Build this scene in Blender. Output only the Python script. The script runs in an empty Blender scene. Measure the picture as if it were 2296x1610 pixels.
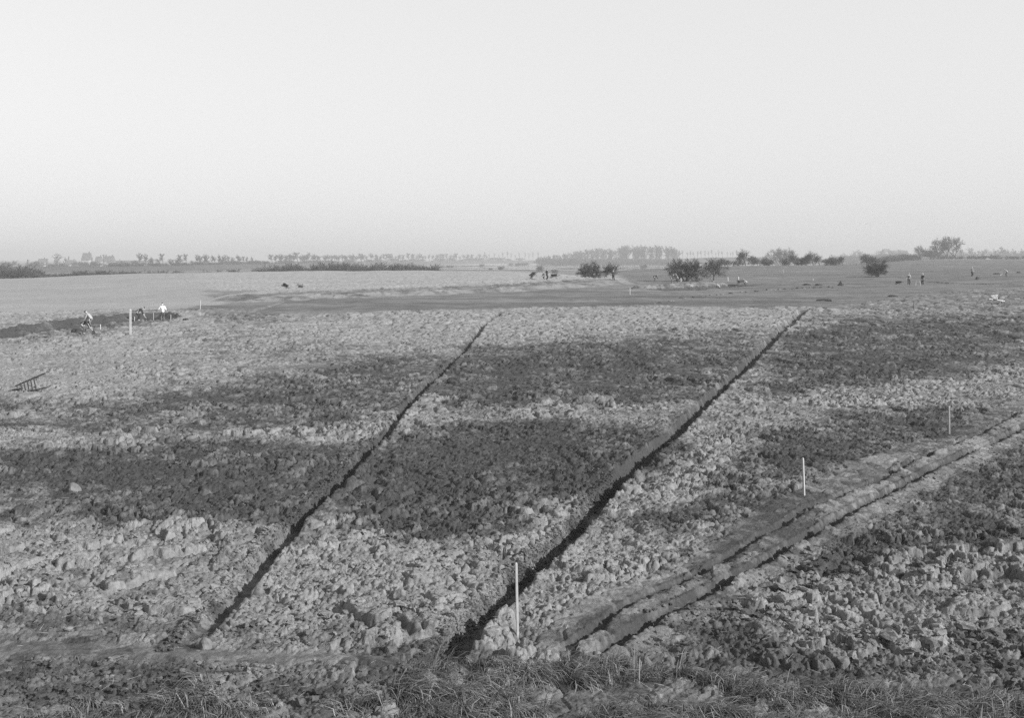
import bpy, bmesh, math, random, time
import numpy as np
from mathutils import Vector, Matrix
R = math.radians
C = bpy.context.scene.collection
SC = bpy.context.scene

# ------------------------------------------------------------------ camera, sky, sun, exposure
EYE = 5.5            # height of the lens above the ploughed field
F = 2295.0           # focal length and picture width in the units used for measuring
V0, U0 = 580.0, 1147.5
cam_data = bpy.data.cameras.new("camera")
cam_data.sensor_width = 36.0
cam_data.lens = 36.0
cam_data.shift_y = -(805.0 - V0) / 2295.0
cam_data.clip_start = 0.1
cam_data.clip_end = 40000.0
cam = bpy.data.objects.new("camera", cam_data)
C.objects.link(cam)
cam.location = (0.0, 0.0, EYE)
cam.rotation_euler = (R(90), 0, 0)
SC.camera = cam

SUN_AZ, SUN_EL = R(117), R(27)      # clockwise from +Y (straight ahead): low, from the right and a little behind
world = bpy.data.worlds.new("World")
SC.world = world
world.use_nodes = True
wn, wl = world.node_tree.nodes, world.node_tree.links
wn.clear()
sky = wn.new('ShaderNodeTexSky'); sky.sky_type = 'NISHITA'
sky.sun_disc = False
sky.sun_elevation = SUN_EL
sky.sun_rotation = SUN_AZ
sky.air_density = 2.6; sky.dust_density = 0.8; sky.ozone_density = 1.0
bw = wn.new('ShaderNodeRGBToBW')
bg = wn.new('ShaderNodeBackground'); bg.inputs['Strength'].default_value = 0.137
wo = wn.new('ShaderNodeOutputWorld')
veil = wn.new('ShaderNodeMix'); veil.data_type = 'FLOAT'; veil.inputs[3].default_value = 4.25   # a thin even veil of high cloud
vtc = wn.new('ShaderNodeTexCoord'); vsep = wn.new('ShaderNodeSeparateXYZ'); vmr = wn.new('ShaderNodeMapRange')      # the veil is thick towards the horizon, thin overhead
vmr.inputs['From Min'].default_value = .30; vmr.inputs['From Max'].default_value = .75; vmr.inputs['To Min'].default_value = .78; vmr.inputs['To Max'].default_value = .05
wl.new(vtc.outputs['Generated'], vsep.inputs[0]); wl.new(vsep.outputs['Z'], vmr.inputs[0]); wl.new(vmr.outputs[0], veil.inputs[0])
wl.new(sky.outputs[0], bw.inputs[0]); wl.new(bw.outputs[0], veil.inputs[2]); wl.new(veil.outputs[0], bg.inputs['Color']); wl.new(bg.outputs[0], wo.inputs['Surface'])

sun_d = bpy.data.lights.new("sun", 'SUN'); sun_d.energy = 5.0; sun_d.angle = R(0.5); sun_d.color = (1, 1, 1)
sun = bpy.data.objects.new("sun", sun_d); C.objects.link(sun)
sdir = Vector((math.sin(SUN_AZ) * math.cos(SUN_EL), math.cos(SUN_AZ) * math.cos(SUN_EL), math.sin(SUN_EL)))
sun.rotation_euler = sdir.to_track_quat('Z', 'Y').to_euler()
sun.location = sdir * 50 + Vector((0, 0, 20))

SC.view_settings.view_transform = 'Standard'
SC.view_settings.look = 'None'
SC.view_settings.exposure = 0.5
SC.view_settings.gamma = 1.0
SC.view_settings.use_curve_mapping = False
SC.cycles.volume_bounces = 1
SC.cycles.max_bounces = 6
SC.cycles.use_denoising = False

# ------------------------------------------------------------------ noise
def _hash(ix, iy, seed):
    with np.errstate(over='ignore'):
        h = ix.astype(np.uint32) * np.uint32(374761393) + iy.astype(np.uint32) * np.uint32(668265263) + np.uint32((seed * 2246822519) & 0xffffffff)
        h = (h ^ (h >> np.uint32(13))) * np.uint32(1274126177)
        h = h ^ (h >> np.uint32(16))
        h = h * np.uint32(2246822519)
        h = h ^ (h >> np.uint32(15))
    return h

def hash01(ix, iy, seed):
    return (_hash(ix, iy, seed) & np.uint32(0xffff)).astype(np.float32) / 65535.0

def sstep(a, b, x):
    t = np.clip((x - a) / (b - a), 0, 1)
    return t * t * (3 - 2 * t)

def vnoise(x, y, seed=0):
    fx, fy = np.floor(x), np.floor(y)
    ix, iy = fx.astype(np.int64), fy.astype(np.int64)
    tx, ty = (x - fx).astype(np.float32), (y - fy).astype(np.float32)
    tx = tx * tx * (3 - 2 * tx); ty = ty * ty * (3 - 2 * ty)
    a = hash01(ix, iy, seed); b = hash01(ix + 1, iy, seed)
    c = hash01(ix, iy + 1, seed); d = hash01(ix + 1, iy + 1, seed)
    return (a + (b - a) * tx) * (1 - ty) + (c + (d - c) * tx) * ty - 0.5

def fbm(x, y, seed=0, octaves=3):
    r, a = 0, 1.0
    for o in range(octaves):
        r = r + a * vnoise(x * 2 ** o + 17.3 * o, y * 2 ** o - 9.1 * o, seed + o)
        a *= 0.5
    return r

def clods(x, y, s, seed, tk=0.7):
    """broken, tilted lumps of size s: relative height (units of s) and one random number per lump"""
    px, py = x / s, y / s
    fx, fy = np.floor(px), np.floor(py)
    ix, iy = fx.astype(np.int64), fy.astype(np.int64)
    px = (px - fx).astype(np.float32); py = (py - fy).astype(np.float32)
    f1 = np.full(px.shape, 9.0, np.float32); f2 = np.full(px.shape, 9.0, np.float32)
    h = np.zeros(px.shape, np.float32); rid = np.zeros(px.shape, np.float32)
    for oy in (-1, 0, 1):
        for ox in (-1, 0, 1):
            cx, cy = ix + ox, iy + oy
            k = _hash(cx, cy, seed)
            r1 = (k & np.uint32(0x3ff)).astype(np.float32) / 1023.0
            r2 = ((k >> np.uint32(10)) & np.uint32(0x3ff)).astype(np.float32) / 1023.0
            r3 = ((k >> np.uint32(20)) & np.uint32(0x3ff)).astype(np.float32) / 1023.0
            dx, dy = px - ox - r1, py - oy - r2
            d = np.sqrt(dx * dx + dy * dy)
            ta = r3 * 37.7
            tilt = (dx * np.cos(ta) + dy * np.sin(ta)) * (0.25 + 0.9 * ((r1 * 7.3 + r2 * 3.1) % 1.0))
            hh = r3 ** 2.6 * 1.5 - 0.35 + tilt * tk * (0.3 + r3)
            near = d < f1
            f2 = np.where(near, f1, np.minimum(f2, d))
            h = np.where(near, hh, h); rid = np.where(near, r3, rid)
            f1 = np.where(near, d, f1)
    edge = sstep(0.0, 0.16, f2 - f1)
    h = h * (0.45 + 0.55 * edge) - 0.95 * (1 - edge) - 0.22 * f1 * f1
    return h, rid

# ------------------------------------------------------------------ the lie of the land
# profiles: height along the ground distance y, for view columns (a = x / y)
NEAR = [(0, 3.9), (3, 3.0), (6, 1.9), (8, 1.15), (10, 0.5), (11.5, 0.2), (13, 0.05), (14.2, 0.0), (45, 0.0)]
PROF = {
    -500: [(60, -.15), (72, -.3), (90, 0), (120, .5), (200, 1.5), (240, .6), (300, -3), (400, -4)],
    0:    [(60, -.2), (70, -.35), (80, -.1), (120, .4), (200, 1.45), (240, .5), (300, -3), (400, -4)],
    300:  [(60, -.1), (90, -.2), (120, .45), (210, 2.6), (260, 1.4), (330, -2.5), (420, -4)],
    640:  [(60, .05), (100, .4), (112, .7), (150, 1.4), (230, 2.75), (280, 1.5), (360, -3), (450, -4)],
    960:  [(60, .1), (100, .5), (130, 1.0), (160, 1.9), (220, 3.05), (270, 2), (350, -3), (450, -4)],
    1200: [(60, .1), (100, .5), (140, 1.15), (155, 1.5), (170, 1.9), (205, 3.2), (250, 1.5), (330, -3), (450, -4)],
    1350: [(60, .1), (100, .5), (150, 1.3), (170, 1.6), (185, 1.75), (200, 1.5), (230, .8), (260, .6), (300, 1.1), (400, 1.2), (480, -2), (600, -4)],
    1500: [(60, .1), (100, .5), (160, 1.5), (175, 1.6), (200, 1.4), (240, .5), (300, 1.2), (400, 2), (450, 1.5), (550, -2), (700, -4)],
    1640: [(60, .1), (100, .5), (150, 1.2), (180, 1.6), (240, 1.9), (320, 3), (370, 3.1), (450, 1.5), (600, -3), (750, -4)],
    1900: [(60, .1), (100, .5), (140, 1.3), (160, 1.6), (200, 2), (260, 2.4), (370, 3.2), (420, 3), (520, 1), (680, -4)],
    2000: [(60, .1), (100, .5), (160, 1.6), (200, 2.2), (300, 3.3), (450, 4.6), (600, 5.0), (720, 5.2), (900, 3), (1200, -4)],
    2120: [(60, .1), (100, .5), (150, 1.6), (186, 2.2), (300, 3.6), (450, 4.7), (720, 5.4), (900, 3), (1200, -4)],
    2295: [(60, .1), (100, .6), (150, 1.8), (186, 2.5), (300, 3.6), (450, 4.6), (720, 5.2), (900, 3), (1200, -4)],
    2900: [(60, .1), (100, .6), (150, 1.8), (186, 2.5), (300, 3.6), (450, 4.6), (720, 5.0), (900, 3), (1200, -4)],
}
TA = np.linspace(-0.9, 0.9, 181)
TL = np.linspace(math.log(1.0), math.log(7000.0), 700)
def _table():
    ys = np.exp(TL)
    cols = sorted(PROF)
    T = np.array([np.interp(ys, *zip(*(NEAR + PROF[c] + [(9000, -4)]))) for c in cols])
    ca = np.array([(c - U0) / F for c in cols])
    out = np.array([np.interp(TA, ca, T[:, j]) for j in range(len(ys))]).T
    def blur(m, axis, r):
        k = np.exp(-0.5 * (np.arange(-3 * r, 3 * r + 1) / r) ** 2); k /= k.sum()
        p = [(0, 0), (0, 0)]; p[axis] = (3 * r, 3 * r)
        mp = np.pad(m, p, mode='edge')
        return sum(k[i] * np.take(mp, range(i, i + m.shape[axis]), axis) for i in range(len(k)))
    return blur(blur(out, 1, 3), 0, 3)
TAB = _table()

def base(x, y):
    x = np.asarray(x, float); y = np.maximum(np.asarray(y, float), 1.0)
    a = np.clip((x / y - TA[0]) / (TA[1] - TA[0]), 0, len(TA) - 1.001)
    l = np.clip((np.log(y) - TL[0]) / (TL[1] - TL[0]), 0, len(TL) - 1.001)
    i = a.astype(int); j = l.astype(int); fa = a - i; fl = l - j
    return ((TAB[i, j] * (1 - fl) + TAB[i, j + 1] * fl) * (1 - fa) + (TAB[i + 1, j] * (1 - fl) + TAB[i + 1, j + 1] * fl) * fa)

_YS = np.exp(np.linspace(math.log(5.0), math.log(6000.0), 4000))
def at(u, v, far=None):
    """the point of the land that the photograph shows at (u, v)"""
    a = (u - U0) / F; p = (v - V0) / F
    if far:
        return (a * far, far)
    d = EYE - p * _YS - base(a * _YS, _YS)
    k = np.nonzero(d < 0)[0]
    y = _YS[k[0]] if len(k) else 6000.0
    return (float(a * y), float(y))

def poly_at(pts):
    return [at(u, v) for u, v in pts]

def line_dist(x, y, pts):
    """signed distance to a world polyline (+ = right of its direction), and position along it 0..1"""
    best = np.full(x.shape, 1e9, np.float32); sg = np.zeros(x.shape, np.float32); tt = np.zeros(x.shape, np.float32)
    L = [0.0]
    for (ax, ay), (bx, by) in zip(pts[:-1], pts[1:]):
        L.append(L[-1] + math.hypot(bx - ax, by - ay))
    for k, ((ax, ay), (bx, by)) in enumerate(zip(pts[:-1], pts[1:])):
        ex, ey = bx - ax, by - ay; l2 = ex * ex + ey * ey
        t = ((x - ax) * ex + (y - ay) * ey) / l2
        tc = np.clip(t, 0, 1)
        dx, dy = x - ax - tc * ex, y - ay - tc * ey
        d = np.sqrt(dx * dx + dy * dy)
        s = np.sign(dx * ey - dy * ex)
        m = d < best
        best = np.where(m, d, best); sg = np.where(m, s, sg)
        tt = np.where(m, (L[k] + tc * (L[k + 1] - L[k])) / L[-1], tt)
    return best * sg, tt

# painted-by-nature patches: how dry the soil is, where it is grass, how rough it is broken; a coarse map laid on the land
GU = np.arange(-700, 3000, 8.0); GV = np.concatenate([np.arange(576, 700, 1.0), np.arange(700, 1760, 4.0)])
MU, MV = np.meshgrid(GU, GV)
def inpoly(poly):
    inside = np.zeros(MU.shape, bool); n = len(poly)
    for i in range(n):
        (x1, y1), (x2, y2) = poly[i], poly[(i + 1) % n]
        if y1 == y2: continue
        c = ((MV >= min(y1, y2)) & (MV < max(y1, y2)))
        xi = x1 + (MV - y1) / (y2 - y1) * (x2 - x1)
        inside ^= c & (MU < xi)
    return inside
M_dry = np.full(MU.shape, 0.64, np.float32)
M_grass = np.zeros(MU.shape, np.float32)
M_rough = np.full(MU.shape, 1.0, np.float32)
def paint(M, val, poly, k=1.0):
    m = inpoly(poly); M[m] = M[m] * (1 - k) + val * k
X0, X1 = -700, 3000
# ploughed field: darker, damper bands
paint(M_dry, .86, [(X0, 700), (470, 695), (420, 760), (300, 860), (150, 930), (X0, 930)])
paint(M_dry, .36, [(X0, 915), (300, 890), (620, 830), (800, 790), (1030, 790), (930, 880), (880, 925), (650, 945), (400, 960), (X0, 970)])
paint(M_dry, .22, [(380, 905), (560, 860), (680, 815), (800, 795), (1010, 795), (930, 880), (890, 915), (650, 930), (430, 930)])
paint(M_dry, .62, [(0, 985), (300, 960), (600, 945), (890, 928), (860, 965), (700, 985), (420, 1000), (0, 1010)])
paint(M_dry, .24, [(X0, 1005), (250, 1000), (420, 992), (700, 985), (845, 975), (830, 1010), (750, 1100), (690, 1155), (645, 1180), (500, 1170), (330, 1155), (130, 1140), (X0, 1130)])
paint(M_dry, .10, [(200, 1010), (420, 998), (700, 988), (835, 985), (820, 1015), (745, 1100), (690, 1155), (645, 1180), (500, 1165), (330, 1150), (200, 1110)])
paint(M_dry, .14, [(700, 990), (880, 970), (870, 1000), (770, 1110), (690, 1180), (600, 1180)])
paint(M_dry, .20, [(860, 1000), (960, 965), (940, 1040), (840, 1150), (740, 1165)])
paint(M_dry, .22, [(960, 870), (1060, 785), (1100, 790), (1080, 880), (960, 915)])

paint(M_dry, .12, [(1050, 782), (1200, 772), (1440, 768), (1700, 760), (1690, 800), (1600, 875), (1585, 892), (1300, 905), (1000, 915), (985, 890), (1010, 850)])
paint(M_dry, .42, [(1280, 742), (1560, 735), (1740, 735), (1700, 765), (1440, 770), (1250, 770)])
paint(M_dry, .06, [(910, 970), (1150, 952), (1300, 955), (1500, 952), (1490, 990), (1400, 1055), (1330, 1105), (1210, 1115), (1150, 1165), (1000, 1185), (830, 1170), (740, 1165), (800, 1100), (880, 1020)])
paint(M_dry, .36, [(1840, 705), (X1, 700), (X1, 850), (2295, 815), (2100, 850), (1900, 868), (1640, 892), (1690, 840), (1760, 760)])
paint(M_dry, .12, [(1800, 745), (1950, 715), (2295, 705), (2250, 760), (2150, 820), (2000, 850), (1850, 868), (1680, 880), (1720, 825)])
paint(M_dry, .28, [(1760, 925), (2000, 908), (2200, 905), (X1, 900), (X1, 960), (2150, 985), (1900, 1090), (1600, 1180), (1480, 1230), (1420, 1220), (1500, 1120), (1640, 1000)])
paint(M_dry, .16, [(1830, 930), (2100, 915), (2180, 940), (2100, 990), (1930, 1060), (1830, 1080), (1700, 1060)])
paint(M_dry, .20, [(2295, 985), (X1, 900), (X1, 1300), (2295, 1240), (2050, 1230), (1850, 1280), (1650, 1330), (1560, 1360), (1800, 1220), (2050, 1090)])
paint(M_dry, .36, [(1300, 1490), (1560, 1360), (1680, 1330), (1720, 1420), (1900, 1500), (X1, 1470), (X1, 1720), (1250, 1720)])
paint(M_dry, .60, [(1640, 1350), (1850, 1270), (2050, 1240), (2295, 1260), (X1, 1320), (X1, 1470), (2295, 1470), (2000, 1470), (1760, 1410)])
paint(M_dry, .34, [(X0, 1375), (200, 1400), (420, 1400), (470, 1440), (700, 1440), (960, 1470), (1000, 1530), (700, 1720), (X0, 1720)])
paint(M_dry, .48, [(X0, 1450), (300, 1455), (600, 1475), (900, 1490), (880, 1502), (560, 1490), (250, 1470), (X0, 1475)])
paint(M_dry, .28, [(0, 1490), (400, 1510), (700, 1530), (760, 1720), (X0, 1720), (X0, 1490)])
paint(M_dry, .38, [(1180, 1440), (1330, 1350), (1560, 1250), (1880, 1080), (2295, 905), (X1, 700), (X1, 770), (2295, 950), (1900, 1150), (1500, 1380), (1320, 1490), (1150, 1500)])
paint(M_dry, .40, [(1020, 1480), (1130, 1400), (1180, 1440), (1240, 1470), (1200, 1520), (1000, 1530)])
# unploughed grass and the far land
paint(M_grass, 1, [(380, 706), (640, 704), (900, 696), (1130, 690), (1300, 686), (1760, 690), (1860, 690), (2010, 672), (2100, 655), (2200, 648), (X1, 640), (X1, 560), (1350, 560), (1350, 606), (1420, 634), (1200, 648), (960, 660), (700, 668), (590, 681), (470, 690)])
paint(M_grass, .25, [(1860, 690), (2010, 672), (2100, 655), (2200, 648), (X1, 640), (X1, 690), (2295, 692)])
paint(M_dry, .46, [(1860, 695), (2010, 672), (2100, 655), (2200, 648), (X1, 640), (X1, 690), (2295, 697)])
paint(M_dry, .30, [(380, 712), (470, 690), (640, 690), (900, 690), (900, 700), (640, 708)])
paint(M_dry, .90, [(640, 700), (900, 696), (1130, 690), (1300, 686), (1760, 690), (1780, 712), (1700, 735), (1400, 740), (1200, 760), (900, 780), (640, 740)], .8)
paint(M_dry, 1.3, [(640, 672), (700, 664), (960, 655), (1200, 642), (1340, 632), (1440, 625), (1350, 600), (1000, 560), (400, 560), (200, 640), (500, 655)])
paint(M_dry, 1.22, [(X0, 560), (400, 560), (500, 690), (400, 705), (280, 705), (X0, 735)])
paint(M_dry, .36, [(X0, 790), (0, 772), (120, 757), (180, 748), (180, 722), (100, 735), (0, 750), (X0, 770)])
paint(M_dry, .14, [(165, 750), (230, 742), (370, 722), (400, 717), (330, 704), (200, 716), (165, 724)])
paint(M_dry, .9, [(585, 682), (700, 668), (715, 662), (620, 668), (560, 678)])
paint(M_dry, .10, [(1490, 653), (1600, 646), (1600, 639), (1500, 639)])
paint(M_rough, .24, [(X0, 560), (350, 560), (350, 620), (520, 660), (380, 708), (X0, 790)])
paint(M_rough, .12, [(350, 560), (X1, 560), (X1, 640), (2100, 655), (1860, 690), (1300, 686), (900, 696), (640, 706), (380, 708), (X0, 790)])
paint(M_rough, .8, [(350, 560), (1330, 600), (1440, 628), (1200, 645), (960, 657), (660, 668), (520, 660), (350, 620)])
paint(M_rough, .9, [(1860, 692), (2010, 672), (2100, 655), (2200, 648), (X1, 640), (X1, 690), (2295, 694)])
paint(M_rough, .95, [(X0, 700), (470, 700), (640, 705), (1130, 690), (1780, 690), (1750, 735), (1000, 800), (700, 830), (400, 920), (X0, 960)])
paint(M_rough, 1.35, [(1560, 1420), (1800, 1250), (2000, 1180), (2295, 1120), (X1, 1050), (X1, 1560), (2000, 1530), (1700, 1510)])
paint(M_rough, 1.15, [(X0, 1190), (600, 1190), (1200, 1190), (1240, 1240), (1100, 1400), (460, 1430), (X0, 1400)])
paint(M_rough, .75, [(X0, 1380), (450, 1400), (470, 1440), (700, 1440), (960, 1470), (1000, 1530), (900, 1720), (X0, 1720)])
paint(M_rough, .10, [(X0, 1440), (300, 1448), (600, 1470), (900, 1488), (880, 1506), (560, 1494), (250, 1476), (X0, 1482)])
paint(M_rough, .30, [(1200, 1440), (1330, 1340), (1450, 1290), (1560, 1240), (1690, 1150), (1880, 1060), (2150, 955), (2295, 885), (X1, 640), (X1, 720), (2295, 915), (2050, 1030), (1870, 1118), (1700, 1198), (1560, 1288), (1400, 1368), (1240, 1480)])
paint(M_rough, .85, [(1240, 1480), (1400, 1368), (1560, 1288), (1700, 1198), (1870, 1118), (2050, 1030), (2295, 915), (2295, 965), (2050, 1080), (1880, 1172), (1700, 1278), (1500, 1392), (1320, 1490)])
paint(M_rough, .5, [(1000, 1500), (1330, 1490), (2295, 1560), (X1, 1560), (X1, 1760), (900, 1760)])

def soften(M, n):
    for _ in range(n):
        M = np.pad(M, 1, mode='edge'); M = (M[:-2, 1:-1] + 2 * M[1:-1, 1:-1] + M[2:, 1:-1]) / 4
        M = np.pad(M, 1, mode='edge'); M = (M[1:-1, :-2] + 2 * M[1:-1, 1:-1] + M[1:-1, 2:]) / 4
    return M
_far = np.arange(len(GV)) < 120
_soft = soften(M_dry, 8); M_dry = np.where(_far[:, None], soften(M_dry, 1), _soft).astype(np.float32)
M_grass = soften(M_grass, 1); M_rough = soften(M_rough, 1)
def sampleU(M, u, v):
    iu = np.clip((u - GU[0]) / 8.0, 0, len(GU) - 1.001)
    iv = np.where(v < 700, v - 576, 124 + (v - 700) / 4.0)
    iv = np.clip(iv, 0, len(GV) - 1.001)
    i = iu.astype(int); j = iv.astype(int); fu = (iu - i).astype(np.float32); fv = (iv - j).astype(np.float32)
    return (M[j, i] * (1 - fu) + M[j, i + 1] * fu) * (1 - fv) + (M[j + 1, i] * (1 - fu) + M[j + 1, i + 1] * fu) * fv

TR_A = poly_at([(418, 1468), (650, 1190), (770, 1075), (880, 950), (960, 862), (1040, 787), (1090, 722), (1125, 697)])
TR_B = poly_at([(960, 1525), (1110, 1362), (1240, 1226), (1370, 1092), (1500, 986), (1590, 896), (1690, 801), (1760, 731), (1802, 695)])
TR_C = poly_at([(1235, 1482), (1400, 1372), (1560, 1290), (1700, 1202), (1790, 1152), (1870, 1120), (2050, 1035), (2180, 975), (2295, 920), (2500, 830)])
TR_D = poly_at([(1310, 1490), (1500, 1382), (1700, 1267), (1880, 1162), (2050, 1072), (2295, 957), (2500, 880)])
ED_MID = poly_at([(560, 684), (600, 678), (700, 668), (960, 660), (1100, 653), (1200, 648), (1340, 639), (1465, 633)])
ED_LEFT = poly_at([(-300, 775), (0, 752), (120, 735), (200, 722), (290, 711), (345, 709), (400, 716)])
ED_PIT = poly_at([(1490, 652), (1560, 650), (1620, 645), (1700, 640)])
TR_R = poly_at([(2060, 633), (2140, 635), (2295, 638.7), (2600, 646)])

def trench(H, rgh, dry, x, y, pts, w, depth, sel, ends=0.02, wob=0.06, sl=.05, slope=.22, ramp=1e-4, wet=.62, lip=.04, floor=.5, tight=False):  # wet: moisture plus shade painted into the cut
    """a hand-dug cut: steep on the right, crumbled back to a slope on the left; moist soil, with extra dark tone painted for shade and against sunlit walls"""
    k = np.nonzero(sel)[0]
    if not len(k): return
    xx, yy = x[k], y[k]
    s, t = line_dist(xx, yy, pts)
    s = s + wob * (1.6 * fbm(xx / 0.5, yy / 0.5, 91, 4) + 2.0 * vnoise(xx / 2.3, yy / 2.3, 93))
    ww = w * (1 + (0.2 if tight else 0.45) * vnoise(xx / 1.7, yy / 1.7, 92)) * (1 + (0 if tight else .25) * sstep(24, 14, yy) + (0 if tight else .7) * sstep(45, 95, yy))
    slp = slope * (1 + .8 * vnoise(xx / .8, yy / .8, 94))
    a = np.clip((s + ww / 2 + slp) / (slp + .03), 0, 1) * sstep(ww / 2 + sl, ww / 2 - sl, s)
    inside = a * sstep(0, ends, t) * sstep(1.0, 1 - ends * .3, t) * (0.6 + 0.4 * sstep(0, ramp, t))
    H[k] -= depth * inside
    H[k] += lip * np.exp(-((s - ww / 2 - .12) / .14) ** 2) * sstep(0, ends, t) * sstep(1.0, 1 - ends * .3, t)
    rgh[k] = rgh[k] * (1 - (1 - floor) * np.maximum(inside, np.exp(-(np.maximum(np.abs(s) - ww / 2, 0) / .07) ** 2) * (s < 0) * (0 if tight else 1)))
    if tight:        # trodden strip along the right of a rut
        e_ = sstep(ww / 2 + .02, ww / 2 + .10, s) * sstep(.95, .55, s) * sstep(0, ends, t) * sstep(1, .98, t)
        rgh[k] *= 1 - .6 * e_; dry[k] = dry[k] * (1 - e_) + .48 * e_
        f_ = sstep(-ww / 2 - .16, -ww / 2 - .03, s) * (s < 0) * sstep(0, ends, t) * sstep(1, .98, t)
        dry[k] *= 1 - .55 * f_  # left wall of a rut painted darker to offset the sun on it
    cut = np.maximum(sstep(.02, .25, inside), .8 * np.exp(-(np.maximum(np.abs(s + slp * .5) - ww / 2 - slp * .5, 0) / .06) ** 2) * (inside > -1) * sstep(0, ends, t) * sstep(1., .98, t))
    if tight: cut = sstep(.6, .95, inside)  # rut floor only, its shadow deepened in the soil colour
    dry[k] = dry[k] * (1 - wet * cut) - (.35 if tight else .12) * cut  # damp tone and painted shade together; also dulls sun-facing trench walls

def land(x, y, sp):
    """height, dryness and grassiness of the land at world points, with detail no finer than the spacing sp"""
    H = base(x, y).astype(np.float32)
    w1 = fbm(x / 3.1, y / 3.1, 5, 4); w2 = fbm(x / 3.1 + 40, y / 3.1, 6, 4)
    wy = y + 2.0 * w1 * np.clip(y / 25, .4, 1.5); wx = x + 2.2 * w2 * np.clip(y / 25, .4, 1.5)
    bz = base(wx, wy)
    u = U0 + wx / wy * F; v = V0 + (EYE - bz) / wy * F
    dry = sampleU(M_dry, u, v); grass = sampleU(M_grass, u, v)
    u2 = U0 + x / y * F; v2 = V0 + (EYE - base(x, y)) / y * F
    rough = sampleU(M_rough, u2 + 5 * w1, v2 + 5 * w2)
    # land behind the crests is far plain: pale wet strips and grass
    far = sstep(420, 560, y)
    strip = sstep(-.1, .2, fbm(x / 900, y / 60 + x / 2000, 31, 3) + 0.30)
    plain_pale = strip * sstep(820, 900, y) * sstep(1950, 1750, y) * sstep(-.08, -.02, x / y)
    dry = dry * (1 - far) + far * (0.35 + 0.6 * plain_pale); grass = np.maximum(grass * (1 - far * plain_pale), far * (1 - plain_pale))
    rough = rough * (1 - far) + 0.0 * far
    # dug ground
    near = y < 125
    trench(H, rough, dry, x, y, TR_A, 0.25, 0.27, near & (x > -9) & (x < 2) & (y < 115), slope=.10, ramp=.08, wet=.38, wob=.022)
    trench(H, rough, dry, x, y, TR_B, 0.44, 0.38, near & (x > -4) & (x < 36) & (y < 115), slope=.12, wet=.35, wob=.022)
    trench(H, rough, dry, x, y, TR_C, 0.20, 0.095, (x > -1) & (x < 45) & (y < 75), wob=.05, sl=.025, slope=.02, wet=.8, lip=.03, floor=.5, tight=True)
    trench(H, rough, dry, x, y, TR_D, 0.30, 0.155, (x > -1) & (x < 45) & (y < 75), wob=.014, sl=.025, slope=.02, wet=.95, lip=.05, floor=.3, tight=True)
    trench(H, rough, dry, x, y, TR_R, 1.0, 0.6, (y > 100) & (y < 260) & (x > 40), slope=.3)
    k = np.nonzero((y > 85) & (y < 260) & (x > -60) & (x < 60))[0]
    if len(k):
        s, t = line_dist(x[k], y[k], ED_MID)
        s = s + 1.2 * fbm(x[k] / 2.5, y[k] / 2.5, 51, 3)
        fade = sstep(0, .1, t) * sstep(1, .93, t)
        up = sstep(0.0, -2.6, s) * 0.38 + sstep(-6.0, -7.0, s) * 0.2
        H[k] += (up * np.exp(-np.maximum(-s - 10, 0) / 14) - 0.25 * np.exp(-((s - 1.2) / 1.2) ** 2)) * fade
        dry[k] = np.where((s < 0.2) & (s > -1.8) & (fade > .3), 0.62 + .5 * vnoise(x[k] / 2.2, y[k] / 2.2, 57), dry[k])
        grass[k] = np.where((s < 0.2) & (fade > .3), 0, grass[k])
        ledge = (s < -2.2) & (s > -6.6) & (fade > .3)
        dry[k] = np.where(ledge, 0.5, dry[k])
        dry[k] = np.where((s < -6.6) & (s > -7.6) & (fade > .3), 1.05, dry[k])
        s, t = line_dist(x[k], y[k], ED_PIT)
        s = s + 0.8 * fbm(x[k] / 1.5, y[k] / 1.5, 53, 3)
        fade = sstep(0, .05, t) * sstep(1, .95, t)
        H[k] += fade * (-0.75 * sstep(.2, -.4, s) * sstep(-5.5, -4.0, s) + 0.5 * np.exp(-((s + 7.0) / 1.6) ** 2))
        dig = (s < 0) & (s > -5.2) & (fade > .3)
        dry[k] = np.where(dig, 0.04, dry[k]); grass[k] = np.where(dig, 0, grass[k])
        heap = (s < -5.2) & (s > -9) & (fade > .3)
        dry[k] = np.where(heap, 0.55, dry[k]); grass[k] = np.where(heap, 0, grass[k])
        rough[k] = np.where(dig | heap, 1.1, rough[k])
    k = np.nonzero((y > 50) & (y < 125) & (x < -25))[0]
    if len(k):
        s, t = line_dist(x[k], y[k], ED_LEFT)
        s = s + 0.5 * fbm(x[k] / 2.0, y[k] / 2.0, 55, 3)
        fade = sstep(1, .93, t)
        H[k] += fade * (0.42 * sstep(0.6, -1.2, s) * np.exp(-np.maximum(-s - 3, 0) / 9) - 0.25 * np.exp(-((s - 1.5) / 1.5) ** 2))
        dry[k] = np.where((s > -.9) & (s < 0.7) & (fade > .2), .02, dry[k])
    # lumps of several sizes
    LUMP = np.zeros_like(H); tone = np.zeros_like(H)
    for s, amp, seed, wt in ((0.72, .08, 11, .30), (0.33, .15, 12, .40), (0.16, .13, 13, .26), (0.075, .15, 14, .14)):
        f = sstep(0.9, 2.2, s / sp) * (rough > .06)
        k = np.nonzero(f > 0.01)[0]
        if not len(k): continue
        xx, yy = x[k], y[k]
        ax = xx + 0.55 * s * fbm(xx / s * 1.3, yy / s * 1.3, seed + 50, 3); ay = yy + 0.55 * s * fbm(xx / s * 1.3 + 9, yy / s * 1.3, seed + 60, 3)
        h, rid = clods(ax, ay, s, seed)
        g = np.clip(0.75 + 2.2 * fbm(xx / (s * 5), yy / (s * 5), seed + 70, 2), .12, 2.0) * (1 + (1.3 if s < .2 else .35) * sstep(14, 50, yy)) * (np.where(rough[k] > 1.08, .55, 1.0) if s < .2 else np.where(rough[k] > 1.08, 1.25, 1.0))
        LUMP[k] += h * s * amp * f[k] * g
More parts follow.
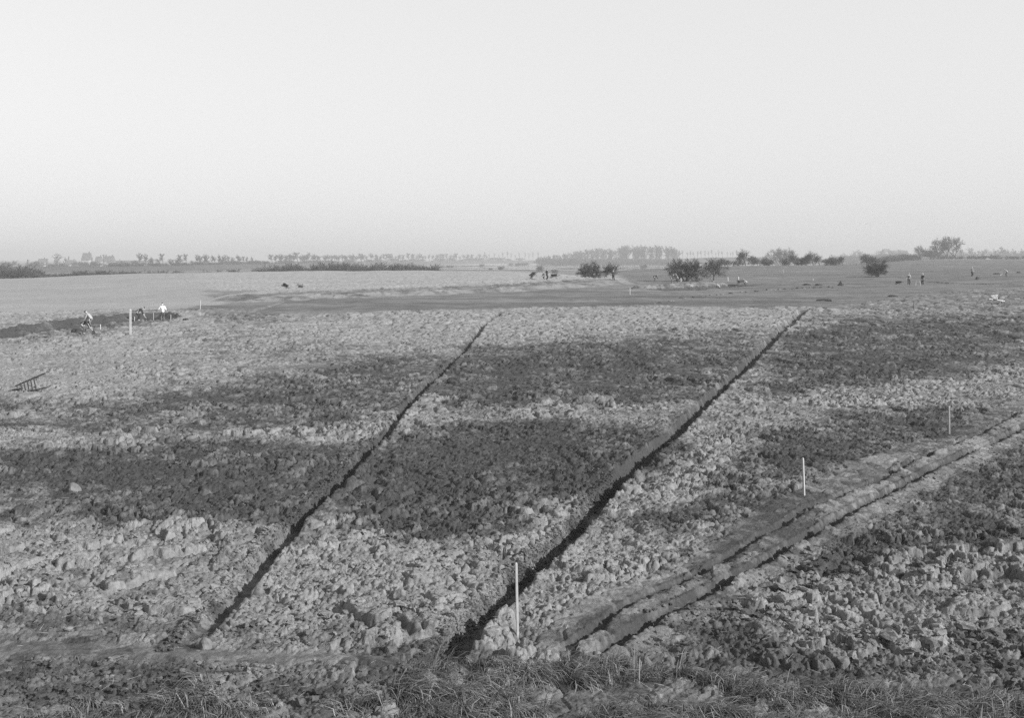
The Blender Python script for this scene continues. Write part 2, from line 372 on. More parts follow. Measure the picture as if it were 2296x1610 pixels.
        tone[k] += (rid - 0.5) * wt * f[k]
    k = np.nonzero((sp < .08) & (rough > .06))[0]
    if len(k):          # crumbs
        xx, yy = x[k], y[k]
        LUMP[k] += sstep(.08, .03, sp[k]) * 0.050 * (np.abs(fbm(xx / .10, yy / .10, 41, 3)) * 1.6 - .3)
        LUMP[k] += sstep(.10, .04, sp[k]) * 0.05 * fbm(xx / .30, yy / .30, 43, 3)
    # where lumps this small cannot be resolved any more, broken ground keeps larger-scale relief
    k = np.nonzero((y > 40) & (rough > .2))[0]
    if len(k):
        f = sstep(1.2, 3.0, 1.0 / sp[k]) * sstep(40, 80, y[k])
        h, rid = clods(x[k], y[k], 1.0, 21)
        LUMP[k] += h * 0.10 * f
        tone[k] += (rid - .5) * .3 * f
    H += 0.14 * np.tanh(LUMP * rough / 0.14)
    H += 0.05 * fbm(x / 0.9, y / 0.9, 77, 3) * sstep(.5, 0.1, rough) * sstep(0.6, 0.2, sp) + 0.20 * fbm(x / 7.0, y / 7.0, 78, 3) * sstep(9, 16, y)
    dryc = sstep(0.04, 0.94, dry + tone * 0.9 * (rough > .06) + 0.36 * fbm(x / 1.7, y / 2.0, 79, 5))
    dryc = dryc * (1 + np.clip(dry - 1, 0, .6) * (rough <= 1.0))
    dryc = np.maximum(dryc, 1.9 * plain_pale)
    return H, dryc, np.clip(grass, 0, 1)

# ------------------------------------------------------------------ materials (a black-and-white world: every colour is a grey)
def mat_new(name):
    m = bpy.data.materials.new(name); m.use_nodes = True
    return m, m.node_tree.nodes, m.node_tree.links, m.node_tree.nodes['Principled BSDF']
def grey(name, g, rough=0.85, var=0.25, scale=6.0, bump=0.0):
    m, n, l, b = mat_new(name)
    b.inputs['Roughness'].default_value = rough
    b.inputs['Specular IOR Level'].default_value = 0.2
    tc = n.new('ShaderNodeTexCoord'); nz = n.new('ShaderNodeTexNoise'); nz.inputs['Scale'].default_value = scale; nz.inputs['Detail'].default_value = 5
    mr = n.new('ShaderNodeMapRange'); mr.inputs['To Min'].default_value = g * (1 - var); mr.inputs['To Max'].default_value = g * (1 + var)
    mr.inputs['From Min'].default_value = .3; mr.inputs['From Max'].default_value = .7
    l.new(tc.outputs['Object'], nz.inputs['Vector']); l.new(nz.outputs[0], mr.inputs[0]); l.new(mr.outputs[0], b.inputs['Base Color'])
    if bump:
        bp = n.new('ShaderNodeBump'); bp.inputs['Strength'].default_value = bump; bp.inputs['Distance'].default_value = .02
        l.new(nz.outputs[0], bp.inputs['Height']); l.new(bp.outputs[0], b.inputs['Normal'])
    return m

def soil_material():
    m, n, l, b = mat_new("soil")
    b.inputs['Roughness'].default_value = 0.97; b.inputs['Specular IOR Level'].default_value = 0.1
    at_ = n.new('ShaderNodeAttribute'); at_.attribute_name = 'ground'
    sep = n.new('ShaderNodeSeparateColor'); l.new(at_.outputs['Color'], sep.inputs[0])
    tc = n.new('ShaderNodeTexCoord')
    n1 = n.new('ShaderNodeTexNoise'); n1.inputs['Scale'].default_value = 14; n1.inputs['Detail'].default_value = 8; n1.inputs['Roughness'].default_value = .65
    n2 = n.new('ShaderNodeTexNoise'); n2.inputs['Scale'].default_value = .35; n2.inputs['Detail'].default_value = 6
    n3 = n.new('ShaderNodeTexNoise'); n3.inputs['Scale'].default_value = 1.3; n3.inputs['Detail'].default_value = 8; n3.inputs['Roughness'].default_value = .7
    mp = n.new('ShaderNodeMapping'); mp.inputs['Scale'].default_value = (.25, 1.0, 1.0)
    for t in (n1, n2): l.new(tc.outputs['Object'], t.inputs['Vector'])
    l.new(tc.outputs['Object'], mp.inputs['Vector']); l.new(mp.outputs[0], n3.inputs['Vector'])
    def mrange(src, a, c, lo=.3, hi=.7):
        k = n.new('ShaderNodeMapRange'); k.inputs['From Min'].default_value = lo; k.inputs['From Max'].default_value = hi
        k.inputs['To Min'].default_value = a; k.inputs['To Max'].default_value = c; l.new(src, k.inputs[0]); return k.outputs[0]
    def math_(op, a, c):
        k = n.new('ShaderNodeMath'); k.operation = op
        for i, s in enumerate((a, c)):
            if isinstance(s, float): k.inputs[i].default_value = s
            else: l.new(s, k.inputs[i])
        return k.outputs[0]
    soil = mrange(sep.outputs[0], 0.054, 0.378, 0, 2)
    soil = math_('MULTIPLY', soil, mrange(n1.outputs[0], .72, 1.28))
    gr = mrange(n3.outputs[0], .085, .165)
    mp2 = n.new('ShaderNodeMapping'); mp2.inputs['Scale'].default_value = (.03, .16, .2); mp2.inputs['Rotation'].default_value = (0, 0, .06)
    n5 = n.new('ShaderNodeTexNoise'); n5.inputs['Scale'].default_value = 1.0; n5.inputs['Detail'].default_value = 6; n5.inputs['Roughness'].default_value = .65
    l.new(tc.outputs['Object'], mp2.inputs['Vector']); l.new(mp2.outputs[0], n5.inputs['Vector'])
    gr = math_('MULTIPLY', gr, mrange(n2.outputs[0], .8, 1.2)); gr = math_('MULTIPLY', gr, mrange(n5.outputs[0], .62, 1.38))
    soil = math_('MULTIPLY', soil, mrange(n5.outputs[0], .9, 1.1))
    mx = n.new('ShaderNodeMix'); mx.data_type = 'FLOAT'
    l.new(sep.outputs[1], mx.inputs[0]); l.new(soil, mx.inputs[2]); l.new(gr, mx.inputs[3])
    l.new(mx.outputs[0], b.inputs['Base Color'])
    n4 = n.new('ShaderNodeTexNoise'); n4.inputs['Scale'].default_value = 55; n4.inputs['Detail'].default_value = 6; n4.inputs['Roughness'].default_value = .7
    l.new(tc.outputs['Object'], n4.inputs['Vector'])
    bp = n.new('ShaderNodeBump'); bp.inputs['Strength'].default_value = .9; bp.inputs['Distance'].default_value = .04
    b2 = n.new('ShaderNodeBump'); b2.inputs['Strength'].default_value = .8; b2.inputs['Distance'].default_value = .015
    l.new(n1.outputs[0], bp.inputs['Height']); l.new(n4.outputs[0], b2.inputs['Height']); l.new(bp.outputs[0], b2.inputs['Normal']); l.new(b2.outputs[0], b.inputs['Normal'])
    return m

# ------------------------------------------------------------------ ground: one sheet from the bank under the lens to the horizon
def build_ground():
    t0 = time.time()
    ys = [2.0]
    while ys[-1] < 6500:
        y = ys[-1]
        k = .03 if y < 6.5 else (.0016 if y < 115 else (.0030 if y < 450 else .03))
        ys.append(y * (1 + k))
    ys = np.array(ys)
    fine = np.arange(-.585, .585, 1.15 / 1024)
    side = np.geomspace(.012, 2.0, 45)
    ac = np.concatenate([-.585 - side[::-1], fine, fine[-1] + side])
    nr, nc = len(ys), len(ac)
    A, Y = np.meshgrid(ac, ys); X = (A * Y).ravel(); Y = Y.ravel()
    da = np.gradient(ac); dy = np.gradient(ys)
    SP = np.maximum((da[None, :] * ys[:, None]), dy[:, None] * 0.75).ravel().astype(np.float32)
    H = np.empty(X.shape, np.float32); D = np.empty_like(H); G = np.empty_like(H)
    n = 400000
    for i in range(0, len(X), n):
        H[i:i + n], D[i:i + n], G[i:i + n] = land(X[i:i + n], Y[i:i + n], SP[i:i + n])
    co = np.stack([X, Y, H], 1).astype(np.float32)
    idx = np.arange(nr * nc, dtype=np.int32).reshape(nr, nc)
    q = np.stack([idx[:-1, :-1], idx[:-1, 1:], idx[1:, 1:], idx[1:, :-1]], -1).reshape(-1, 4)
    me = bpy.data.meshes.new("ground")
    me.vertices.add(len(co)); me.vertices.foreach_set('co', co.ravel())
    me.loops.add(q.size); me.loops.foreach_set('vertex_index', q.ravel())
    me.polygons.add(len(q)); me.polygons.foreach_set('loop_start', np.arange(0, q.size, 4, dtype=np.int32))
    me.update(calc_edges=True)
    ca = me.attributes.new('ground', 'FLOAT_COLOR', 'POINT')
    col = np.ones((len(co), 4), np.float32); col[:, 0] = D; col[:, 1] = G; col[:, 2] = 0
    ca.data.foreach_set('color', col.ravel())
    o = bpy.data.objects.new("ground", me); C.objects.link(o); o['kind'] = 'structure'
    me.materials.append(soil_material())
    print('ground', nr, nc, len(co), round(time.time() - t0, 1), 's')
    return o
build_ground()

# ------------------------------------------------------------------ helpers for things
def tag(o, label=None, cat=None, group=None, kind=None):
    if label: o['label'] = label
    if cat: o['category'] = cat
    if group: o['group'] = group
    if kind: o['kind'] = kind
    return o
def empty(name, loc=(0, 0, 0), rz=0.0, label=None, cat=None, group=None):
    o = bpy.data.objects.new(name, None); C.objects.link(o)
    o.empty_display_size = .2
    o.location = loc; o.rotation_euler = (0, 0, rz)
    return tag(o, label, cat, group)
def link(name, me, mat=None, parent=None):
    o = bpy.data.objects.new(name, me); C.objects.link(o)
    if mat is not None and not me.materials: me.materials.append(mat)
    if parent is not None: o.parent = parent
    return o
def copy_tree(o, parent=None):
    c = o.copy(); C.objects.link(c)
    if parent is not None: c.parent = parent; c.matrix_parent_inverse = o.matrix_parent_inverse.copy()
    for ch in list(o.children): copy_tree(ch, c)
    return c
def mesh_np(name, co, faces_flat, sizes, smooth=False):
    me = bpy.data.meshes.new(name)
    co = np.asarray(co, np.float32); fl = np.asarray(faces_flat, np.int32).ravel(); sizes = np.asarray(sizes, np.int32)
    me.vertices.add(len(co)); me.vertices.foreach_set('co', co.ravel())
    me.loops.add(len(fl)); me.loops.foreach_set('vertex_index', fl)
    st = np.concatenate([[0], np.cumsum(sizes)[:-1]]).astype(np.int32)
    me.polygons.add(len(sizes)); me.polygons.foreach_set('loop_start', st)
    if not smooth: me.polygons.foreach_set('use_smooth', np.zeros(len(sizes), bool))
    me.update(calc_edges=True)
    return me
def ground_z(x, y):
    h, _, _ = land(np.array([x], float), np.array([y], float), np.array([0.3], np.float32))
    return float(h[0])
def stand(u, v, dz=0.0):
    x, y = at(u, v)
    return (x, y, ground_z(x, y) + dz)
def px(y, n):            # size in metres of n photograph units at distance y
    return n * y / F

def tubes(segs, sides=3):
    """segs: list of (p0, p1, r0, r1) -> one mesh of tapered tubes"""
    P0 = np.array([s[0] for s in segs], float); P1 = np.array([s[1] for s in segs], float)
    R0 = np.array([s[2] for s in segs], float); R1 = np.array([s[3] for s in segs], float)
    d = P1 - P0; d /= np.maximum(np.linalg.norm(d, axis=1, keepdims=True), 1e-9)
    ref = np.where(np.abs(d[:, 2:3]) > .9, np.array([[1., 0, 0]]), np.array([[0, 0, 1.]]))
    a = np.cross(d, ref); a /= np.linalg.norm(a, axis=1, keepdims=True); b = np.cross(d, a)
    n = len(segs); co = np.empty((n, 2 * sides, 3))
    for k in range(sides):
        t = 2 * math.pi * k / sides
        off = a * math.cos(t) + b * math.sin(t)
        co[:, k] = P0 + off * R0[:, None]; co[:, sides + k] = P1 + off * R1[:, None]
    q = np.array([[k, (k + 1) % sides, sides + (k + 1) % sides, sides + k] for k in range(sides)])
    f = (q[None] + (np.arange(n) * 2 * sides)[:, None, None]).reshape(-1, 4)
    return co.reshape(-1, 3), f

def tube_mesh(name, segs, sides=3, smooth=True):
    co, f = tubes(segs, sides)
    return mesh_np(name, co, f, np.full(len(f), 4), smooth)

M_STAKE = grey("white_paint", .36, .6, .15, 9, .1)
M_WOOD = grey("weathered_wood", .16, .85, .3, 12, .3)
M_WOOD_PALE = grey("pale_planks", .42, .8, .2, 10, .2)
M_WOOD_DARK = grey("dark_wet_wood", .045, .8, .3, 12, .3)
M_IRON = grey("iron", .06, .5, .3, 20)
M_SKIN = grey("skin", .38, .6, .08, 20)
M_DARK = grey("dark_cloth", .035, .95, .3, 8)
M_MID = grey("grey_cloth", .10, .95, .25, 8)
M_PALE = grey("pale_cloth", .32, .9, .15, 8)
M_WHITE = grey("white_cloth", .62, .9, .06, 8)
M_BOOT = grey("boot_leather", .03, .7, .2, 8)
M_BARK = grey("bark", .055, .9, .3, 3)
M_TWIG = grey("bare_twigs", .07, .9, .3, 2)
M_EARTH_DARK = grey("wet_earth", .04, .97, .35, 7, .6)
M_EARTH_PALE = grey("dry_clay", .135, .97, .3, 9, .9)
M_WALL = grey("house_wall", .34, .9, .12, .6)
M_ROOF = grey("roof_tiles", .13, .9, .2, .8)
M_GLASS = grey("window_glass", .05, .2, .1, 2)
M_DYKE = grey("dyke_grass", .055, .95, .25, .05)

# ------------------------------------------------------------------ bare winter trees
def grow(rnd, out, p, d, length, r, depth, P):
    """one limb as a bent chain, then its side branches and its fork"""
    n = 4 if depth >= P['levels'] - 1 else (3 if depth > 1 else 2)
    q = p.copy(); dd = d.copy(); pts = [q.copy()]
    for i in range(n):
        dd = dd + np.array([rnd.gauss(0, 1), rnd.gauss(0, 1), rnd.gauss(0, .6)]) * P['wig'] + np.array([0, 0, P['up'] if depth > 1 else P['tipup']])
        dd /= np.linalg.norm(dd)
        q2 = q + dd * length / n
        if q2[2] < .02: q2[2] = .02
        r0 = r * (1 - .45 * i / n); r1 = r * (1 - .45 * (i + 1) / n)
        out.append((q.copy(), q2.copy(), max(r0, P['rmin']), max(r1, P['rmin']), depth))
        q = q2; pts.append(q.copy())
    if depth == 0: return
    k = P['kids'][min(len(P['kids']) - 1, P['levels'] - depth)]
    for c in range(k):
        t = rnd.uniform(P['t0'] if depth == P['levels'] else .25, 1.0) if c >= 2 else 1.0 - .1 * c
        i = min(int(t * n), n - 1); f = t * n - i
        b = pts[i] * (1 - f) + pts[i + 1] * f
        ang = rnd.uniform(P['amin'], P['amax'])
        ax = np.array([rnd.gauss(0, 1) for _ in range(3)])
        if 'even' in P and depth >= P['levels'] - 1:      # limbs share out the directions evenly
            t_ = 2 * math.pi * (c + rnd.uniform(-.2, .2)) / k + depth; ax = np.array([math.cos(t_), math.sin(t_), .0])
        ax -= ax.dot(dd) * dd; ax /= np.linalg.norm(ax)
        nd = dd * math.cos(ang) + ax * math.sin(ang)
        ln = P['h'] * P['lens'][P['levels'] - depth] * rnd.uniform(.8, 1.2) if 'lens' in P else length * rnd.uniform(P['lmin'], P['lmax'])
        grow(rnd, out, b, nd, ln, r * P['rk'], depth - 1, P)
TREES = {
    # kind: recipe of the bare skeleton
    'parkland': dict(levels=5, kids=(4, 4, 5, 4, 4), even=1, lens=(.46, .26, .17, .11, .08), wig=.13, up=.09, tipup=.01, t0=.6, amin=.40, amax=.78, lmin=.62, lmax=.86, rk=.60, rmin=.016, length=.16, r=.036, stems=1, h=15),
    'round':    dict(levels=4, kids=(7, 6, 6, 6), wig=.15, up=.03, tipup=.02, t0=.35, amin=.4, amax=1.25, lmin=.5, lmax=.85, rk=.55, rmin=.016, length=.40, r=.026, stems=1, h=5),
    'thorn':    dict(levels=3, kids=(8, 8, 8), wig=.2, up=.02, tipup=.03, t0=.15, amin=.3, amax=1.1, lmin=.4, lmax=.7, rk=.55, rmin=.017, length=.50, r=.014, stems=9, h=5),
    'shrub':    dict(levels=3, kids=(6, 6, 6), wig=.2, up=.05, tipup=.05, t0=.1, amin=.3, amax=1.0, lmin=.45, lmax=.75, rk=.55, rmin=.03, length=.52, r=.013, stems=9, h=5),
    'avenue':   dict(levels=4, kids=(12, 6, 5, 4), wig=.08, up=.10, tipup=.06, t0=.42, amin=.3, amax=.85, lmin=.30, lmax=.50, rk=.5, rmin=.05, length=.70, r=.018, stems=1, h=12),
    'poplar':   dict(levels=3, kids=(16, 5, 4), wig=.05, up=.12, tipup=.14, t0=.35, amin=.25, amax=.6, lmin=.2, lmax=.34, rk=.4, rmin=.05, length=.82, r=.014, stems=1, h=14),
    'woodland': dict(levels=4, kids=(9, 6, 5, 4), wig=.10, up=.06, tipup=.05, t0=.25, amin=.35, amax=1.0, lmin=.38, lmax=.58, rk=.5, rmin=.085, length=.62, r=.018, stems=1, h=22),
}
TREE_CACHE = {}
def tree_proto(kind, seed, lopped=False):
    P = dict(TREES[kind]); rnd = random.Random(seed * 77 + 5)
    h = P['h']; segs = []
    P['rmin'] = P['rmin']
    for s in range(P['stems']):
        if P['stems'] == 1:
            d = np.array([rnd.uniform(-.06, .06), rnd.uniform(-.06, .06), 1.0]); b = np.zeros(3)
        else:
            t = 2 * math.pi * s / P['stems'] + rnd.uniform(-.4, .4); k = rnd.uniform(.15, .85)
            d = np.array([math.cos(t) * k, math.sin(t) * k, 1.0]); b = np.array([math.cos(t) * .05 * h, math.sin(t) * .05 * h, 0])
        d /= np.linalg.norm(d)
        grow(rnd, segs, b, d, h * P['length'] * rnd.uniform(.85, 1.1), h * P['r'], P['levels'], P)
    top = max(s[1][2] for s in segs)
    k = h / top
    segs = [(s[0] * k, s[1] * k, s[2], s[3], s[4]) for s in segs]
    L = P['levels']
    big = [s[:4] for s in segs if s[4] >= L - (0 if P['stems'] == 1 else 0)]
    small = [s[:4] for s in segs if s[4] < L]
    return tube_mesh("trunk", big, 6), tube_mesh("crown", small, 3)
def tree(kind, seed, loc, height, name, label, cat, group=None, width=1.0, rz=None, rank=None):
    key = (kind, seed)
    if key not in TREE_CACHE: TREE_CACHE[key] = tree_proto(kind, seed)
    tr, cr = TREE_CACHE[key]
    k = height / TREES[kind]['h']
    o = empty(name, loc, (seed * 1.7) % 6.28 if rz is None else rz, label, cat, group)
    o.scale = (k * width, k * width, k)
    link('trunk', tr, M_BARK, o); link('crown', cr, M_TWIG, o)
    return o

# ------------------------------------------------------------------ loose clods and straw on the broken ground, rough grass on the bank
_CA = {}
def ico_variants(n, seed, sub=1):
    out = []
    rnd = np.random.RandomState(seed)
    for i in range(n):
        bm = bmesh.new(); bmesh.ops.create_icosphere(bm, subdivisions=sub, radius=1.0)
        co = np.array([v.co[:] for v in bm.verts]); f = np.array([[v.index for v in p.verts] for p in bm.faces]); bm.free()
        # chop with random planes, then roughen
        for _ in range(10):
            nrm = rnd.normal(size=3); nrm /= np.linalg.norm(nrm); d = rnd.uniform(.45, .85)
            t = co @ nrm - d
            co = co - np.maximum(t, 0)[:, None] * nrm[None]
        co *= (1 + .22 * np.sin(co @ rnd.normal(scale=3.2, size=(3, 1)) + rnd.rand() * 6) * np.sin(co @ rnd.normal(scale=4.5, size=(3, 1)) + rnd.rand() * 6))
        co += rnd.normal(scale=.075, size=co.shape)
        out.append((co, f))
    return out
def build_clods():
    rs = np.random.RandomState(4); var = ico_variants(14, 3, 2)
    n = 90000
    y = 12.2 + (48 - 12.2) * rs.rand(n) ** 1.9; x = (rs.rand(n) * 1.24 - .62) * y
    u = U0 + x / y * F; v = V0 + EYE / y * F
    rough = sampleU(M_rough, u, v)
    dens = fbm(x / 1.2, y / 1.2, 301, 3) + .35
    keep = (rough > .5) & (rs.rand(n) < np.clip(dens, .03, 1) * np.clip(rough, 0, 1.2) * .5)
    x, y, u, v, rough = (q[keep] for q in (x, y, u, v, rough))
    n = len(x)
    size = (.018 + .055 * rs.rand(n) ** 3.5) * np.where(rough > 1.25, .9 + 1.5 * rs.rand(n) ** 3, np.where(rough > 1.1, 1.15, .9))
    for pts, m_ in ((TR_A, 2500), (TR_B, 4500)):      # crumbs fallen from the cut faces
        P_ = np.array(pts); q = rs.rand(m_) ** 1.3 * 3.2; i_ = np.minimum(q.astype(int), len(P_) - 2); f_ = (q - i_)[:, None]
        c_ = P_[i_] * (1 - f_) + P_[i_ + 1] * f_; e_ = P_[i_ + 1] - P_[i_]; e_ /= np.linalg.norm(e_, axis=1)[:, None]
        off_ = rs.uniform(-.42, -.18, m_)
        x = np.concatenate([x, c_[:, 0] + e_[:, 1] * off_]); y = np.concatenate([y, c_[:, 1] - e_[:, 0] * off_])
        size = np.concatenate([size, rs.uniform(.012, .045, m_)])
    u = U0 + x / y * F; v = V0 + EYE / y * F
    for pts in (TR_A, TR_B, TR_C, TR_D):        # keep the cuts clear
        s, t = line_dist(x, y, pts)
        k = (s < -.17) | (s > .22) | (t <= 0) | (t >= 1); x, y, size, u, v = x[k], y[k], size[k], u[k], v[k]
    h, d, g = land(x, y, np.full(len(x), .02, np.float32))
    C_, F_, A_ = [], [], []; off = 0
    for i in range(len(x)):
        co, f = var[rs.randint(len(var))]
        t = rs.rand() * 6.283; c, s_ = math.cos(t), math.sin(t)
        sc = size[i] * np.array([1.0 + .5 * rs.rand(), .8 + .3 * rs.rand(), .38 + .35 * rs.rand()])
        p = co * sc
        tl = rs.normal(scale=.35); p = np.stack([p[:, 0], p[:, 1] * math.cos(tl) - p[:, 2] * math.sin(tl), p[:, 1] * math.sin(tl) + p[:, 2] * math.cos(tl)], 1)
        p = np.stack([p[:, 0] * c - p[:, 1] * s_, p[:, 0] * s_ + p[:, 1] * c, p[:, 2]], 1)
        C_.append(p + np.array([x[i], y[i], h[i] + size[i] * .22])); F_.append(f + off); off += len(co)
        A_.append(np.full(len(co), np.clip(d[i] + .12 * rs.normal(), 0, 1)))
    co = np.concatenate(C_); f = np.concatenate(F_)
    me = mesh_np("loose_clods", co, f, np.full(len(f), 3), False)
    at_ = me.attributes.new('ground', 'FLOAT_COLOR', 'POINT')
    col = np.zeros((len(co), 4), np.float32); col[:, 3] = 1; col[:, 0] = np.concatenate(A_)
    at_.data.foreach_set('color', col.ravel())
    o = link("loose_clods", me, bpy.data.materials['soil'])
    tag(o, 'loose broken clods and crumbs of earth strewn over the ploughed field', 'clods', kind='stuff')
    print('clods', len(x))
build_clods()

def grass_material():
    m, n, l, b = mat_new("dry_grass")
    b.inputs['Roughness'].default_value = .7; b.inputs['Specular IOR Level'].default_value = .25
    at_ = n.new('ShaderNodeAttribute'); at_.attribute_name = 'shade'
    mr = n.new('ShaderNodeMapRange'); mr.inputs['To Min'].default_value = .03; mr.inputs['To Max'].default_value = .27
    l.new(at_.outputs['Fac'], mr.inputs[0]); l.new(mr.outputs[0], b.inputs['Base Color'])
    return m
GRASS_UV = [[(915, 1500), (1010, 1488), (1180, 1512), (1320, 1500), (1480, 1520), (1620, 1540), (1800, 1560), (2000, 1570), (2295, 1585), (2900, 1600), (2900, 1900), (800, 1900), (880, 1590)],
            [(120, 1600), (190, 1545), (300, 1505), (350, 1520), (330, 1570), (240, 1640), (100, 1760), (0, 1800), (0, 1650)],
            [(350, 1570), (440, 1545), (520, 1570), (500, 1610), (420, 1680), (300, 1760), (250, 1700)],
            [(530, 1600), (700, 1575), (720, 1640), (600, 1780), (480, 1720)],
            [(700, 1590), (860, 1555), (900, 1600), (880, 1760), (650, 1760)]]
def build_grass():
    rs = np.random.RandomState(9)
    m = np.zeros(MU.shape, np.float32)
    for i, p in enumerate(GRASS_UV): m[inpoly(p)] = 1 if i == 0 else .32
    m = soften(m, 3)
    nt = 5200
    ty = 9.0 + 5.2 * rs.rand(nt); tx = (rs.rand(nt) * 1.5 - .75) * ty
    def prob(x, y):
        return sampleU(m, U0 + x / y * F, V0 + (EYE - base(x, y)) / y * F)
    pr = prob(tx, ty) * np.clip(.5 + 2.4 * fbm(tx / .7, ty / .7, 401, 3), 0.02, 1)
    k = rs.rand(nt) < pr; tx, ty = tx[k], ty[k]; nt = len(tx)
    nb = rs.randint(14, 46, nt); N = nb.sum()
    ti = np.repeat(np.arange(nt), nb)
    spread = np.repeat(rs.uniform(.03, .10, nt), nb)
    bx = tx[ti] + rs.normal(size=N) * spread; by = ty[ti] + rs.normal(size=N) * spread
    h, _, _ = land(bx, by, np.full(N, .05, np.float32))
    # each tuft leans its own way; all of them have been laid over by the wind and the slope
    tl = np.repeat(np.where(tx < -1.5, -2.2, 0) + rs.uniform(-1.0, 1.0, nt) + 1.4 * fbm(tx / 1.5, ty / 1.5, 402, 2), nb)
    ang = tl + rs.normal(size=N) * .55
    L = np.repeat(rs.uniform(.16, .46, nt) * np.where(tx < -1.5, 1.25, 1), nb) * rs.uniform(.5, 1.15, N)
    lean = np.clip(rs.normal(1.65, .45, N), .8, 2.3)
    d = np.stack([np.cos(ang), np.sin(ang) * .9, np.zeros(N)], 1)
    w = rs.uniform(.003, .0075, N)
    side = np.stack([-d[:, 1], d[:, 0], np.zeros(N)], 1)
    root = np.stack([bx, by, h - .02], 1)
    V = []
    for j, (t, ww) in enumerate(((0, 1.0), (.4, .9), (.75, .6), (1.0, .08))):
        bend = lean * t ** 1.4
        hor = L * np.sin(np.clip(bend, 0, 1.45)) * t; ver = L * np.cos(np.clip(bend * 1.05, 0, 2.1)) * t
        c = root + d * hor[:, None]; c[:, 2] += ver
        V.append(c - side * (w * ww)[:, None]); V.append(c + side * (w * ww)[:, None])
    co = np.stack(V, 1).reshape(-1, 3)
    q = np.array([[0, 1, 3, 2], [2, 3, 5, 4], [4, 5, 7, 6]])
    f = (q[None] + (np.arange(N) * 8)[:, None, None]).reshape(-1, 4)
    me = mesh_np("grass", co, f, np.full(len(f), 4), True)
    sh = np.repeat(np.clip(np.repeat(rs.rand(nt) * .35, nb) + rs.rand(N) ** 3 * .9, 0, 1), 8).astype(np.float32)
    a_ = me.attributes.new('shade', 'FLOAT', 'POINT'); a_.data.foreach_set('value', sh)
    o = link("grass", me, grass_material())
    tag(o, 'rough dry grass drooping in tufts on the bank in front of the field', 'grass', kind='stuff')
    print('grass blades', N)
build_grass()

def build_straw():
    rs = np.random.RandomState(21); segs = []
    for _ in range(900):
        y = 12.5 + 25 * rs.rand() ** 1.6; x = (rs.rand() * 1.2 - .6) * y
        z = ground_zs.get((x, y)) if False else None
        segs.append((x, y, rs.rand() * 6.283, rs.uniform(.05, .20), rs.uniform(-.1, .5)))
    X = np.array([s[0] for s in segs]); Y = np.array([s[1] for s in segs])
    h, _, _ = land(X, Y, np.full(len(X), .03, np.float32))
    out = []
    for (x, y, t, L, e), z in zip(segs, h):
        p = np.array([x, y, z + .02]); q = p + L * np.array([math.cos(t) * math.cos(e), math.sin(t) * math.cos(e), math.sin(e)])
        out.append((p, q, .0022, .0012))
    o = link("straw", tube_mesh("straw", out, 3), grey("straw", .38, .7, .2, 9))
    tag(o, 'stray pale stalks of straw lying about on the ploughed soil', 'straw', kind='stuff')
build_straw()

# ------------------------------------------------------------------ stakes, heaps, tools
def stake(u, v, hpx, label, cat='stake', wpx=None, lean=(0, 0), mat=None, group='marker stakes set out in the field', hm=None, far=None):
    x, y = at(u, v); z = ground_z(x, y)
    h = hm or px(y, hpx); w = max(.03, min(.075, h * .045)) if wpx is None else px(y, wpx) * .8
    bm = bmesh.new(); r = w / 2
    rings = [(-.12, .25), (-.02, 1), (h - r * 1.2, .94), (h, .55)]
    vs = []
    for zz, k in rings:
        vs.append([bm.verts.new((r * k * cx + lean[0] * zz, r * k * cy + lean[1] * zz, zz)) for cx, cy in
                   ((-1, -.8), (-.8, -1), (.8, -1), (1, -.8), (1, .8), (.8, 1), (-.8, 1), (-1, .8))])
    for a_, b_ in zip(vs[:-1], vs[1:]):
        for i in range(8): bm.faces.new((a_[i], a_[(i + 1) % 8], b_[(i + 1) % 8], b_[i]))
    bm.faces.new(vs[-1]); bm.faces.new(vs[0][::-1])
    me = bpy.data.meshes.new("marker_stake"); bm.to_mesh(me); bm.free()
    o = link("marker_stake", me, mat or M_STAKE)
    o.location = (x, y, z); o.rotation_euler = (0, 0, (u * .37) % 1.5)
    return tag(o, label, cat, group)
M_PEG = grey('grey_peg', .24, .7, .15, 9, .1)
stake(1160, 1438, 158, 'pale stake at the near end of the right trench, closest to the bank', lean=(-.02, .0), wpx=7)
stake(1802, 1117, 83, 'white stake on the smooth strip halfway along the two ruts', lean=(-.03, .02), wpx=5.5)
stake(2127, 970, 62, 'white stake beside the ruts, farther of the two along the track', lean=(-.03, .0), wpx=5)
stake(292, 750, 61, 'tall thick white pole in front of the dark dug edge on the left', cat='pole', wpx=5.5)
stake(343.5, 711, 17, 'short white peg between the stooping digger and the man in the white shirt', wpx=2.6, mat=M_PEG)
stake(382.5, 720, 16, 'short white peg at the feet of the man in the white shirt', wpx=2.4, lean=(.02, 0), mat=M_PEG)
stake(320, 723, 9, 'low white peg just right of the tall pole', wpx=2.4, mat=M_PEG)
stake(301.5, 720, 10, 'faint grey peg against the dark cut behind the tall pole', wpx=1.6, mat=M_WOOD_PALE)
stake(225, 741, 14, 'pale peg right of the two diggers in the dark pit', wpx=2, mat=M_WOOD_PALE)
stake(448.6, 702, 19, 'thin white stake alone at the end of the dark grass strip', wpx=2)
stake(1411.8, 662, 16, 'thin white stake alone on the grass below the ditch bank', wpx=2)
stake(1631, 630, 9, 'bright white stake behind the pit, left of its pair', wpx=2.8)
stake(1655, 629.6, 9, 'bright white stake behind the pit, right of its pair', wpx=3)
stake(1754.3, 611, 7, 'small white stake far up the pasture beyond the workers', wpx=2.4)
stake(1822, 629, 5, 'faint short peg on the grass above two dark heaps', wpx=1.8, mat=M_WOOD_PALE)
stake(1526, 631.6, 8, 'pale peg among clods beside the two men at the pit', wpx=2.4, mat=M_WOOD_PALE)
